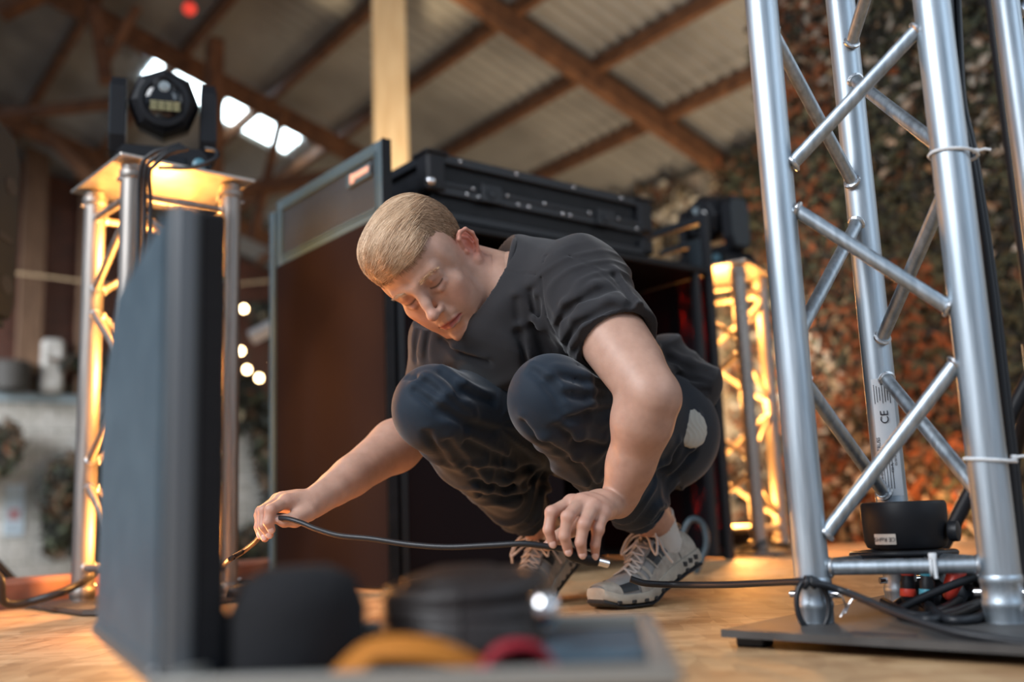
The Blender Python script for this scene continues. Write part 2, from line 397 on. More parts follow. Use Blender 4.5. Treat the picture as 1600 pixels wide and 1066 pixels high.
# studs on the gable wall
for (u, v0, wd, lab) in ((43, 580, .26, 'thick brown wall stud beside the grey speaker at the far left'), (131, 500, .16, 'thin brown wall stud just left of the left truss tower, behind it')):
    p = P(u, v0, 11.0); t = p-g0; s_ = float(t@rB); q = g0+rB*s_-rA*.02
    # put it on the wall plane seen at pixel u
    d = P(u, v0, 1)-aO; lam = ((g0-rA*.06-aO)@rA)/(d@rA); q = aO+d*lam
    b = MB(); z0 = 1.72 if u > 50 else 1.95
    b.box((q[0], q[1], (z0+4.6)/2), (wd, .12, 4.6-z0), np.array([rB, rA, (0, 0, 1)]).T, .01)
    tag(b.build('wall_stud', M['stud'], loc=(q[0], q[1], z0)), lab, 'post')
# things on the ledge and wall at far left
def onwall(u, v, out=.1, pl=None):
    d = P(u, v, 1)-aO; base = g0 if pl is None else pl[0]; n = rA if pl is None else pl[1]
    lam = ((base-n*out-aO)@n)/(d@n); return aO+d*lam
WR = np.array([rB, rA, (0, 0, 1)]).T
q = onwall(22, 797, .012); b = MB(); b.box(q, (.20, .012, .56), WR)
sg = empty('wall_notice', q, 'pale upright notice with a red mark, on the white block wall', 'sign')
b.build('sheet', mat('notice_sheet', (.55, .66, .74), .5), sg)
b = MB(); b.box(q-rA*.008+np.array([0, 0, -.05]), (.11, .004, .12), WR); b.build('red_mark', mat('notice_red', (.45, .22, .24), .5), sg)
b = MB()
for k in range(4): b.box(q-rA*.008+np.array([0, 0, -.16-.025*k]), (.13, .004, .010), WR)
b.build('printed_lines', mat('notice_grey', (.3, .36, .42), .5), sg)
q = onwall(80, 580, .1); b = MB(); b.box((q[0], q[1], 1.72+.31), (.24, .2, .62), WR, .04)
tag(b.build('stone_block', noisy(mat('pale_stone', (.55, .53, .5), .8), (1, 1, 1), 6, [(.3, (.35, .33, .3)), (.6, (.62, .6, .57))], bump=.4), loc=(q[0], q[1], 1.72)), 'rough pale stone block standing on the ledge of the back wall', 'stone')
q = onwall(16, 600, .16); b = MB(); b.lathe((q[0], q[1], 1.72), [(.17, 0), (.2, .02), (.21, .3), (.19, .33)], n=28)
tag(b.build('planter_tub', mat('dark_tub', (.06, .055, .05), .7), loc=(q[0], q[1], 1.72), smooth=35), 'dark round tub on the ledge at the far left, below the stud', 'tub')
# thin line sagging across
b = MB(); b.path(cr([P(0, 424, 9.5), P(70, 432, 9.5), P(250, 452, 9.5), P(440, 438, 9.5)]), .012, 6)
tag(b.build('sagging_rope', mat('rope', (.4, .28, .16), .8), loc=tuple(P(70, 432, 9.5))), 'thin brown rope sagging between the studs at the left', 'rope')
# red lamp under the roof
q = P(296, 14, 6.5); rl = empty('red_hanging_lamp', q, 'small round red lamp hanging under the roof', 'lamp')
b = MB(); b.lathe(q-np.array([0, 0, .045]), [(.005, 0), (.03, .01), (.045, .03), (.048, .05), (.04, .075), (.02, .09)], n=20)
b.build('globe', mat('red_globe', (.8, .03, .02), .3, emit=.55, ecol=(1, .08, .05)), rl, smooth=50)
b = MB(); b.tube(q+np.array([0, 0, .045]), q+np.array([0, 0, .45]), .006, n=8); b.lathe(q+np.array([0, 0, .042]), [(.022, 0), (.022, .03), (.01, .04)], n=14); b.build('cord', M['rubber'], rl)
# white bar seen between tower and booth
b = MB(); p0, p1 = P(392, 528, 7.0), P(446, 500, 7.0); b.path([p0, p1], .055, 4)
tag(b.build('white_board', mat('white_board', (.72, .7, .68), .5), loc=tuple(p0)), 'white board leaning out from behind the booth, near the netting', 'board')

# camouflage netting: a lumpy backing net with many small cloth leaves
def net(name, o, ax, nr, s0, s1, z0, z1, count, pal, label, top=None, lump=.12, size=.055, holes=.0, seed=1, back=False):
    r = np.random.default_rng(seed); o = v3(o); mb = MB()
    def dep(s, z): return .10+lump*(.5+.28*math.sin(1.9*s+1.3*z+seed)+.22*math.sin(3.7*s-2.9*z+2*seed)+.18*math.sin(7.1*s+5.3*z))
    def pt(s, z, e=0.): return o+ax*s+np.array([0, 0, z])+nr*(dep(s, z)+e)
    ns = int((s1-s0)/.12)+1; nz = int((z1-z0)/.12)+1
    def keep(s, z): 
        h = math.sin(2.3*s+seed)+math.sin(3.1*z+1.7*s)+.8*math.sin(5.1*s-2.7*z+seed)
        return h > holes
    # knotted cords of the net
    for i in range(0, ns, 2):
        s = s0+i*.12; mb.path([pt(s, z0+k*.24) for k in range(nz//2+1)], .004, 3, False)
    for i in range(0, nz, 2):
        z = z0+i*.12; mb.path([pt(s0+k*.24, z) for k in range(ns//2+1)], .004, 3, False)
    if back:
        mb.cur = 1; na, nb_ = int((s1-s0)/.15)+1, int((z1-z0)/.15)+1
        vs = [o+ax*(s0+i*.15)+np.array([0, 0, min(z1, z0+k*.15)])+nr*(.05+.035*math.sin(5*i+3*k)) for k in range(nb_) for i in range(na)]
        mb.add(vs, [(k*na+i, k*na+i+1, (k+1)*na+i+1, (k+1)*na+i) for k in range(nb_-1) for i in range(na-1)])
    cnt = 0
    while cnt < count:
        s = r.uniform(s0, s1); z = r.uniform(z0, z1)
        if top and z > top(s): cnt += 1; continue
        if not keep(s, z): cnt += 1; continue
        c = pt(s, z, r.uniform(-.05, .06)); x, y, n_ = frame_z(nr+r.normal(0, .55, 3)); a = r.uniform(0, 2*PI)
        ex = math.cos(a)*x+math.sin(a)*y; ey = np.cross(n_, ex); L_ = size*r.uniform(.6, 1.6); W_ = size*r.uniform(.3, .7)
        q = [(-L_, -W_*.3), (-L_*.3, -W_), (L_*.4, -W_*.6), (L_, W_*.1), (L_*.2, W_), (-L_*.6, W_*.7)]
        bend = r.uniform(-.4, .4)
        mb.cur = pal(s, z, r); mb.add([c+ex*u_+ey*w_+n_*(bend*u_*u_/L_) for u_, w_ in q], [(0, 1, 2, 5), (5, 2, 3, 4)]); cnt += 1
    mb.mi = mb.mi
    ob = mb.build(name, M['leaf'], loc=tuple(o+ax*(s0+s1)/2+np.array([0, 0, z0])))
    return tag(ob, label, 'netting')
def pal_right(s, z, r):
    t = r.random()+.25*math.sin(2.2*s+1.9*z)
    if s < -1.2+.5*math.sin(1.3*z): w_ = [.40, .74, .86, .88, .95, 1.2]     # green and dark, towards the camera side
    else: w_ = [.14, .36, .58, .86, .95, 1.2]
    return next((i for i, q in enumerate(w_) if t < q), 5)
def pal_mid(s, z, r):
    t = r.random()+.2*math.sin(3*s+2*z); return next((i for i, q in enumerate([.12, .28, .5, .60, .85, 1.3]) if t < q), 5)
def pal_left(s, z, r):
    t = r.random(); return next((i for i, q in enumerate([.2, .75, .95, .96, 1.1]) if t < q), 4)
net('camouflage_net', e0, rA, -rB, -2.6, .25, GZ, zE-.05, 12000, pal_right, 'rust and tan camouflage netting low on the wall right of the booth', seed=2, holes=-1.9, size=.042, back=True)
# tall net curtain hanging from the roof behind the big truss
c0n, c1n = P(1243, 500, 5.3), P(1760, 500, 4.1); c0n[2] = c1n[2] = 0; cax = (c1n-c0n)/np.linalg.norm(c1n-c0n); cnn = np.array([cax[1], -cax[0], 0])
def pal_curtain(s, z, r):
    t = r.random()+.14*math.sin(3.1*s+2.3*z)
    if s < .52+.16*math.sin(2.6*z)+(.35 if z < 1.3 else 0): w_ = [.16, .36, .58, .88, .96, 1.3]
    else: w_ = [.46, .84, .92, .93, .97, 1.3]
    return next((i for i, q in enumerate(w_) if t < q), 5)
net('camouflage_net', c0n, cax, cnn, 0, float(np.linalg.norm(c1n-c0n)), GZ, 3.3, 30000, pal_curtain, 'tall green and rust camouflage net curtain hanging right behind the big truss', seed=8, holes=-2.9, size=.030, back=True, lump=.10)
net('camouflage_net', e0, rA, -rB, .3, 4.6, .4, zE-.02, 5200, pal_mid, 'tan and olive camouflage netting under the eaves above the booth', seed=5, holes=-.5, size=.085, lump=.25)
net('camouflage_net', g0-rA*.1, rB, -rA, -4.9, -2.75, GZ+.3, 2.1, 4200, pal_left, 'dark netting draped over the white wall left of the left tower', seed=9, holes=.15, size=.10)
net('camouflage_net', g0-rA*.1, rB, -rA, -2.2, -.35, GZ+.1, 3.0, 3600, pal_left, 'dark netting over the pale wall between left tower and booth', seed=4, holes=.25, size=.10)
# glow spots standing in for bright light through gaps in the netting
M['gap_light'] = mat('gap_glow', (1, .8, .5), .3, emit=22, ecol=(1, .70, .36))
for i, (u, v, lab) in enumerate(((381, 482, 'warm glow spot for light through the net between left tower and booth, highest of the five'), (376, 548, 'warm glow spot for light through the net just right of the left tower leg, second highest'), (386, 577, 'warm glow spot for light through the net low between tower and booth, largest of the five'), (428, 566, 'warm glow spot for light through the net nearest the booth edge'), (405, 590, 'lowest warm glow spot for light through the net between tower and booth'))):
    q = P(u, v, 8.5); fb = empty('net_gap_glow', q, lab, 'light spot', 'glow spots for light through the net behind the stage')
    b = MB(); b.lathe(q-v3((0, 0, .03)), [(.004, 0), (.018, .006), (.026, .022), (.022, .040), (.010, .052)], n=16) if True else None; b.build('glow_shape', M['gap_light'], fb, smooth=60)
    b = MB(); b.lathe(q+v3((0, 0, .020)), [(.012, 0), (.013, .03), (.004, .034)], n=12); b.tube(q+v3((0, 0, .05)), q+v3((0, 0, .16)), .003, n=6); b.build('holder', mat('glow_holder', (.02, .02, .02), .6), fb)
# ------------------------------------------------------------------ truss towers with moving heads
def welded(mb, wd, p0, p1, r, rl0, rl1):
    """a brace from centre line to centre line, its weld beads at the two main tubes of radius rl"""
    p0, p1 = v3(p0), v3(p1); d = (p1-p0)/np.linalg.norm(p1-p0)
    c = math.sqrt(max(1-d[2]**2, .1)); q0 = p0+d*rl0*.92/c; q1 = p1-d*rl1*.92/c
    mb.cur = 0; mb.tube(q0, q1, r, n=16); mb.cur = 1
    for q, s in ((q0, 1), (q1, -1)):
        mb.torus(q+d*s*.003, (d[0]*.8, d[1]*.8, d[2]*.55), r*1.08, .0033, 18, 6)
def flood(t, c, up=True, r=.085, h=.06):
    """round LED uplighter: cast housing, lens face, yoke and label"""
    c = v3(c)
    fl = empty('led_uplighter', c)
    b = MB(); b.lathe(c, [(r*.70, 0), (r*.86, .004), (r*.92, h*.2), (r, h*.8), (r*1.02, h*.86), (r*1.02, h), (r*.94, h)], n=40); b.build('housing', M['black'], fl, smooth=40)
    return fl
TH = 1.0; TS = .12; TR = .0255
def make_tower():
    t = empty('truss_tower', (0, 0, 0)); wd = MB()
    C_ = {'L': (-TS, -TS), 'N': (TS, -TS), 'F': (-TS, TS), 'R': (TS, TS)}
    for k, (x, y) in C_.items():
        b = MB(); b.tube((x, y, .012), (x, y, TH-.008), TR, n=28)
        for z in (.03, TH-.03): b.lathe((x, y, z-.012), [(TR+.001, 0), (TR+.0035, .003), (TR+.0035, .021), (TR+.001, .024)], n=28)
        lg = b.build('leg', M['alu_dull'], t, smooth=40)
        for zp in (TH-.045, .045): b = MB(); b.tube((x*1.0, y-.034, zp), (x, y+.034, zp), .005, n=10); b.build('locking_pin', M['chrome'], lg, smooth=40)
    faces = [('L', 'N', 0), ('N', 'R', 1), ('R', 'F', 0), ('F', 'L', 1)]
    for a, b_, fl in faces:
        A, B = C_[a], C_[b_]
        for z in (.085, TH-.075):
            b = MB(); welded(b, None, (*A, z), (*B, z), .0095, TR, TR); b.build('cross_bar', [M['alu_dull'], M['weld']], t, smooth=40)
        zs = [.10, .30, .51, .715, .915]; side = (1 if fl else 0)
        # L and R legs carry the nodes at .30 and .715; N and F at .10 .51 .915
        for i in range(4):
            lo, hi = zs[i], zs[i+1]
            lowleg = 'NF' if i % 2 == 0 else 'LR'
            X = A if a in lowleg else B; Y_ = B if a in lowleg else A
            b = MB(); welded(b, None, (*X, lo+.014), (*Y_, hi-.014), .0095, TR, TR); b.build('brace', [M['alu_dull'], M['weld']], t, smooth=40)
    b = MB(); b.box((0, 0, TH+.001), (.33, .33, .008), bev=.002)
    for x, y in C_.values(): b.lathe((x, y, TH+.005), [(.011, 0), (.011, .006), (.006, .007)], n=6)
    tp = b.build('top_plate', M['plate_warm'], t)
    b = MB()
    hs = .225; b.prism([(-hs, -hs+.03), (-hs+.03, -hs), (hs-.03, -hs), (hs, -hs+.03), (hs, hs-.03), (hs-.03, hs), (-hs+.03, hs), (-hs, hs-.03)], (0, 0, .004), (1, 0, 0), (0, 1, 0), (0, 0, 1), .008)
    bp = b.build('base_plate', M['plate'], t)
    b = MB()
    for x, y in ((-.18, -.09), (-.18, .09), (.18, -.09), (.18, .09)): b.box((x, y, .0128), (.022, .07, .002), bev=.0008)
    b.build('slot', M['ink'], bp)
    b = MB()
    for sx in (-1, 1):
        for sy in (-1, 1): b.lathe((sx*.19, sy*.19, -.001), [(.012, 0), (.014, .0055)], n=14)
    b.build('rubber_feet', M['rubber'], bp)
    return t
tower = make_tower()
def place_tower(t, c, ang, label):
    t.location = (float(c[0]), float(c[1]), 0); t.rotation_euler = (0, 0, ang); tag(t, label, 'truss tower', 'truss towers lit from inside')
tL = v3((-1.017, 2.362, 0)); aL = math.radians(-48); cL = tL+rotz(aL)@v3((TS, TS, 0))
a2 = math.radians(58); tN = G(1166, 868); tN = v3((.80, 3.40, 0)); cR = tN+rotz(a2)@v3((TS, TS, 0))
tower2 = copy_tree(tower)
place_tower(tower, cL, aL, 'short aluminium truss tower at the left glowing orange from inside')
# right tower: its near leg is the local L leg
place_tower(tower2, cR, a2, 'short aluminium truss tower glowing orange behind the right end of the booth')

def make_uplighter(name='led_uplighter', c=(0, 0, 0)):
    u = empty(name, (0, 0, 0)); b = MB()
    b.lathe((0, 0, .022), [(.056, 0), (.064, .004), (.068, .012), (.074, .048), (.076, .052), (.076, .060), (.070, .060)], n=40, caps=True)
    h = b.build('housing', M['black'], u, smooth=40)
    b = MB(); b.lathe((0, 0, .0825), [(.066, 0), (.066, .002), (.060, .003)], n=36); b.build('lens', mat('warm_lens', (1, .6, .25), .3, emit=14, ecol=(1, .42, .10)), h)
    b = MB()
    for s in (-1, 1): b.box((s*.080, 0, .035), (.004, .022, .05), bev=.001)
    b.box((0, 0, .008), (.164, .022, .004), bev=.001); b.build('bracket', M['black'], u)
    b = MB()
    for s in (-1, 1): b.lathe((s*.082, 0, .045), [(.010, 0), (.012, .003), (.012, .010), (.008, .012)], (s, 0, 0), n=14)
    b.build('knob', M['rubber'], u, smooth=40); return u
up = make_uplighter(); up2 = copy_tree(up)
for u_, c, lab, a_ in ((up, cL, 'round black lamp shining up inside the left truss tower', .3), (up2, cR, 'round black lamp shining up inside the tower behind the booth', .9)):
    u_.location = (c[0], c[1], .0122); u_.rotation_euler = (0, 0, a_); tag(u_, lab, 'lamp', 'uplighters in the towers')
for c, pw in ((cL, 26), (cR, 34)):
    point('tower_uplight', (c[0], c[1], .16), pw*.30, WARM, .03)
    point('tower_glow', (c[0], c[1], .55), pw*.42, WARM, .03)
    point('tower_glow', (c[0], c[1], .86), pw*.42, WARM, .03)

def make_head(ang):
    """moving head light: base, two yoke arms, octagonal head; local x runs across the arms, -y faces the camera"""
    t = empty('moving_head_light', (0, 0, 0))
    b = MB(); b.prism([(-.105, 0), (.105, 0), (.105, .03), (.085, .062), (-.085, .062), (-.105, .03)], (0, -.085, .004), (1, 0, 0), (0, 0, 1), (0, 1, 0), .17)
    base = b.build('base', M['black'], t)
    b = MB(); b.box((.0, -.0865, .030), (.10, .003, .028), bev=.001); b.build('display', M['gloss'], base)
    b = MB()
    for x in (-.078, .078): b.lathe((x, -.085, .028), [(.014, 0), (.014, .012), (.010, .014), (.006, .016)], (0, -1, 0), n=18)
    b.build('power_socket', mat('socket_teal', (.08, .2, .26), .4), base, smooth=40)
    yk = empty('yoke', (0, 0, .066)); yk.parent = t
    yk.location = (0, 0, 0)
    for s in (-1, 1):
        b = MB(); pr = [(-.034, .066), (.034, .066), (.052, .10), (.052, .215), (.036, .24), (-.036, .24), (-.052, .215), (-.052, .10)]
        b.prism(pr, (s*.098-.0165, 0, 0), (0, 1, 0), (0, 0, 1), (1, 0, 0), .033)
        ar = b.build('arm', M['black'], yk)
        b = MB(); b.prism([(y*.86, .15+(z-.15)*.9) for y, z in pr], (s*.098+s*.0165+(-.0035 if s < 0 else 0), 0, 0), (0, 1, 0), (0, 0, 1), (1, 0, 0), .0035); b.build('lit_side', M['side_grey'], ar)  # bluish grey puts sky light on the outer arm faces into the colour
    b = MB(); b.box((0, 0, .075), (.20, .075, .022), bev=.005); b.build('crossbar', M['black'], yk)
    hd = MB(); c0 = v3((0, 0, .195)); ax = v3((0, -math.cos(ang), math.sin(ang)))
    hd.lathe(c0-ax*.085, [(.045, 0), (.064, .018), (.0795, .05), (.0795, .115), (.070, .148), (.058, .158)], ax, n=8)
    h = hd.build('head', M['black'], t)
    b = MB(); b.lathe(c0+ax*.0725, [(.056, 0), (.056, .006), (.046, .007), (.044, .003)], ax, n=32); b.build('lens_ring', M['case_edge'], h, smooth=30)
    b = MB(); b.lathe(c0+ax*.074, [(.043, 0), (.036, .006), (.018, .010)], ax, n=28); b.build('front_lens', M['gloss'], h, smooth=50)
    return t, c0, ax, h
mh, c0, ax, hd = make_head(-.22)
# underside details of the head: round fan grille with a marked hub, and the louvred window
x_, y_, z_ = frame_z(v3((0, -.80, -.60))); fcen = c0
nrm = v3((0, -.93, .37)); nrm /= np.linalg.norm(nrm)
e1 = v3((1, 0, 0)); e2 = np.cross(nrm, e1)
fc = c0+ax*.0815+v3((0, 0, 0.0))
b = MB()
ezh = np.cross(v3((1, 0, 0)), ax); ezh = ezh if ezh[2] > 0 else -ezh; hubc = fc+ezh*.030-ax*.001
for R_ in (.015, .019, .023): b.torus(hubc, ax, R_, .0011, 28, 5)
b.build('fan_rings', M['case_edge'], hd)
b = MB(); b.lathe(hubc, [(.012, 0), (.012, .003), (.008, .004)], ax, n=24); b.build('fan_hub', M['lens'], hd, smooth=40)
ez_ = np.cross(v3((1, 0, 0)), ax); ez_ = ez_ if ez_[2] > 0 else -ez_
b = MB()
for i in range(4):
    for k in range(5): b.box(fc-ez_*(.004+.0042*k)+v3((1, 0, 0))*(-.022+.0165*i)+ax*.004, (.0145, .0022, .0022), np.array([(1, 0, 0), ax, ez_]).T)
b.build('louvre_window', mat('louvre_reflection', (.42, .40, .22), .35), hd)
mh2 = copy_tree(mh)
for m_, c, a_, lab in ((mh, cL+v3((-.008, .02, 0)), .34, 'black moving head stage light standing on the left glowing truss tower'), (mh2, cR, -.9, 'black moving head stage light on the tower right of the booth')):
    m_.scale = (1.07, 1.07, 1.10); m_.location = (c[0], c[1], TH+.0052); m_.rotation_euler = (0, 0, a_); tag(m_, lab, 'stage light', 'moving head lights on the towers')
# cables on the left tower
Ln = cL+rotz(aL)@v3((TS, -TS, 0)); nn = v3((Ln[0], Ln[1], 0)); out = v3((.25, -.97, 0))
def cable(name, pts, r, label, m=None, n=8, group=None, cat='cable'):
    c = cr(pts, n); b = MB(); b.path(c, r, 8); o = b.build(name, m or M['rubber'], loc=tuple(c[0]), smooth=60); return tag(o, label, cat, group)
for i, (du, lab) in enumerate(((0, 'black cable running down the near leg of the left tower, nearest its leg'), (9, 'black cable dropping from the left moving head, second from the leg'), (18, 'black cable dropping from the left moving head, furthest right of three'))):
    D_ = 2.14
    pts = [P(282+6*i, 226+3*i, D_-.02), P(262, 232+i*4, D_-.035), P(238+2*i, 240+i*9, D_-.04), P(221+du*.7, 262+i*5, D_-.035), P(217+du, 330, D_-.01), P(214+du, 470, D_), P(206+du, 700, D_), P(203+du, 900, D_)]
    cable('power_cable', pts, .0052, lab, group='cables down the left tower')
cable('power_cable', [P(248, 262, 2.10), P(300, 262, 2.10), P(336, 248, 2.11), P(338, 236, 2.13), P(322, 232, 2.14)], .005, 'black cable lying across the top plate of the left tower', group='cables down the left tower')
cable('power_cable', [P(-25, 880, 2.1), P(0, 905, 2.1), P(6, 940, 2.12), P(40, 942, 2.15), P(110, 920, 2.2), P(160, 890, 2.5)], .0085, 'thick black cable on the floor at the far left edge', n=10)

# ------------------------------------------------------------------ DJ booth
K = v3((-.288, 2.42, 0)); K = v3((-.305, 2.44, 0)); E1 = v3((.782, .623, 0)); E1 /= np.linalg.norm(E1); E2 = v3((-E1[1], E1[0], 0))
BL, BD, BH, BT = 1.245, .62, 1.135, .948
booth = empty('dj_booth', K+E1*BL/2+E2*BD/2, 'black cloth covered booth table with raised side panels, behind the crouching man', 'booth')
BRM = np.array([E1, E2, (0, 0, 1)]).T
def side(o, s, cloth, name, open_top):
    """frame of square tube in the plane E2 / z through o; s = outward direction sign along E1"""
    pn = empty(name, o+E2*BD/2); pn.location = pn.location-booth.location; pn.parent = booth
    tw = .028
    b = MB()
    for t_ in (tw/2, BD-tw/2): b.box(o+E2*t_+v3((0, 0, BH/2)), (.026, tw, BH), BRM, .003)
    b.box(o+E2*BD/2+v3((0, 0, BH-tw/2)), (.026, BD-2*tw, tw), BRM, .003)
    b.box(o+E2*BD/2+v3((0, 0, BT-.008)), (.026, BD-2*tw, .022), BRM, .003)
    b.box(o+E2*BD/2+v3((0, 0, tw/2+.004)), (.026, BD-2*tw, tw), BRM, .003)
    b.build('frame', M['grey_frame'] if s < 0 else M['case_edge'], pn)
    if s < 0: b = MB(); b.box(o-E2*.0025+v3((0, 0, BH/2)), (.027, .004, BH+.001), BRM); b.build('edge_trim', M['case'], pn)
    b = MB(); b.box(o+E2*(BD/2-(.004 if s < 0 else 0))+E1*s*(.0145 if s < 0 else .008)+v3((0, 0, (BT-.022)/2+.004)), (.003, BD-(.006 if s < 0 else .045), BT-.026), BRM); b.build('cloth', cloth, pn)
    if not open_top:
        b = MB(); b.box(o+E2*BD/2+E1*s*.006+v3((0, 0, (BT+BH)/2-.004)), (.0015, BD-2*tw, BH-BT-.030), BRM); b.build('mesh_window', M['mesh'], pn)
        # inner bead of the frame
        b = MB(); w2 = BD-2*tw-.006; h0, h1 = BT+.008, BH-tw-.003
        for z in (h0, h1): b.box(o+E2*BD/2+E1*s*.011+v3((0, 0, z)), (.006, w2, .006), BRM)
        for t_ in (tw+.004, BD-tw-.004): b.box(o+E2*t_+E1*s*.011+v3((0, 0, (h0+h1)/2)), (.006, .006, h1-h0), BRM)
        b.build('frame_bead', M['grey_frame'], pn)
        # printed badge
        bc = o+E2*.118+E1*s*.0145+v3((0, 0, BT+.122)); b = MB(); b.box(bc, (.003, .125, .038), BRM, .001); bd_ = b.build('badge', M['grey_frame'], pn)
        b = MB(); Wv = E1*s*.0022
        b.prism([(-.040, -.006), (.048, -.006), (.052, .0), (.052, .009), (-.040, .009)], bc+Wv-E2*.006, E2*-1, (0, 0, 1), E1*s, .0012)
        b.prism([(-.044, -.014), (-.026, -.014), (-.022, -.006), (-.022, .009), (-.044, .012)], bc+Wv-E2*.006, E2*-1, (0, 0, 1), E1*s, .0016)
        b.build('badge_mark', mat('badge_peach', (.85, .52, .42), .5), bd_)
    else:
        b = MB(); b.box(o+E2*.05+v3((0, 0, BT+.045)), (.02, .07, .09), BRM, .003); b.box(o+E2*.11+v3((0, 0, BT+.098)), (.02, .22, .02), BRM, .003); b.build('bracket', M['side_grey'], pn)
    return pn
side(K, -1, M['booth_cloth'], 'side_panel', False)
side(K+E1*BL, 1, M['booth_sheer'], 'side_panel', True)
b = MB(); b.box(K+E1*BL/2+E2*BD/2+v3((0, 0, BT-.011)), (BL-.03, BD, .022), BRM, .003); b.build('table_top', M['case'], booth)
b = MB(); b.box(K+E1*BL/2+E2*(BD-.02)+v3((0, 0, BT/2)), (BL-.04, .006, BT-.05), BRM); b.build('back_cloth', M['booth_cloth'], booth)
b = MB(); b.box(K+E1*BL/2+E2*.3+v3((0, 0, .36)), (BL-.04, .5, .02), BRM, .003); b.build('shelf', M['case'], booth)
for t_ in (.04, BL-.06):
    b = MB(); b.box(K+E1*t_+E2*.02+v3((0, 0, BT/2)), (.025, .025, BT-.03), BRM, .003); b.build('post', M['case_edge'], booth)
b = MB(); b.box(K+E1*.30+E2*.012+v3((0, 0, .45)), (.52, .006, .86), BRM); b.build('front_cloth', M['booth_cloth'], booth)
# back edge strip: a second panel folded behind the first
b = MB(); b.box(K+E2*(BD+.03)-E1*.004+v3((0, 0, BH/2-.01)), (.026, .026, BH-.03), BRM, .003); b.build('folded_panel', M['grey_frame'], booth)

# flight case on the booth
CZ = BT+.012; CH = .185
c00 = v3((-.205, 2.565, 0)); CLn, CDp = .84, .40
fcs = empty('flight_case', c00+E1*CLn/2+E2*CDp/2+v3((0, 0, CZ)), 'closed black flight case lying on top of the booth', 'flight case')
def FC(x, y, z): return c00+E1*x+E2*y+v3((0, 0, CZ+z))
b = MB(); b.box(FC(CLn/2, CDp/2, .042), (CLn-.02, CDp-.02, .072), BRM, .002); body = b.build('body', M['case'], fcs)
b = MB(); b.box(FC(CLn/2, CDp/2, .130), (CLn-.02, CDp-.02, .098), BRM, .002); lid = b.build('lid', M['case'], fcs)
b = MB()
for z, h in ((.012, .022), (.082, .024)):
    for y in (0, CDp): b.box(FC(CLn/2, y, z), (CLn-.05, .012, h), BRM, .002)
    for x in (0, CLn): b.box(FC(x, CDp/2, z), (.012, CDp-.05, h), BRM, .002)
b.build('edge_rail', M['case_edge'], body)
b = MB()
for z, h in ((.102, .014), (.172, .026)):
    for y in (0, CDp): b.box(FC(CLn/2, y, z), (CLn-.05, .012, h), BRM, .002)
    for x in (0, CLn): b.box(FC(x, CDp/2, z), (.012, CDp-.05, h), BRM, .002)
b.build('edge_rail', M['case_edge'], lid)
for x in (.018, CLn-.018):
    for y in (.018, CDp-.018):
        b = MB(); b.box(FC(x, y, .130), (.062, .062, .112), BRM, .008)
        b.box(FC(x, y, .182), (.075, .075, .012), BRM, .004); b.build('corner_guard', M['black'], lid)
        b = MB(); b.box(FC(x, y, .030), (.058, .058, .05), BRM, .008); b.build('corner_guard', M['black'], body)
def rivets(par, pts, nrm_):
    b = MB()
    for p in pts: b.lathe(p, [(.0042, 0), (.0036, .0016), (.0018, .0024)], nrm_, n=10)
    b.build('rivets', M['chrome'], par, smooth=50)
rivets(lid, [FC(x, -.0065, .174) for x in (.10, .30, .52, .72)]+[FC(x, -.0065, .103) for x in (.14, .26, .40, .58, .70)], -E2)
rivets(body, [FC(x, -.0065, .083) for x in (.12, .16, .30, .34, .47, .50, .66, .78)], -E2)
for x in (.20, .64):
    b = MB(); b.box(FC(x, -.010, .095), (.07, .010, .052), BRM, .002); b.lathe(FC(x, -.015, .095), [(.016, 0), (.016, .003), (.012, .004)], -E2, n=20); b.build('butterfly_latch', M['case_edge'], lid)
b = MB(); b.lathe(FC(.0, -.004, .098), [(.001, -.006), (.011, -.002), (.015, .006), (.012, .014), (.004, .018)], -E2-E1*.5, n=20); b.build('ball_corner', M['chrome'], lid, smooth=60)
b = MB(); b.lathe(FC(CLn*.52, .03, .187), [(.012, 0), (.011, .006), (.006, .010)], n=16); b.build('stud_button', M['chrome'], lid, smooth=50)
b = MB()
for s in (-1, 1): b.box(FC(-.008, CDp/2+s*.05, .07), (.01, .012, .05), BRM, .002)
b.path([FC(-.016, CDp/2-.05, .07), FC(-.028, CDp/2-.04, .06), FC(-.028, CDp/2+.04, .06), FC(-.016, CDp/2+.05, .07)], .006, 8); b.build('handle', M['rubber'], body, smooth=60)
# small black riser under the case
b = MB(); b.box(FC(CLn*.53, CDp/2, -.006), (CLn-.06, CDp-.06, .012), BRM, .001); b.build('runner', M['case'], body)

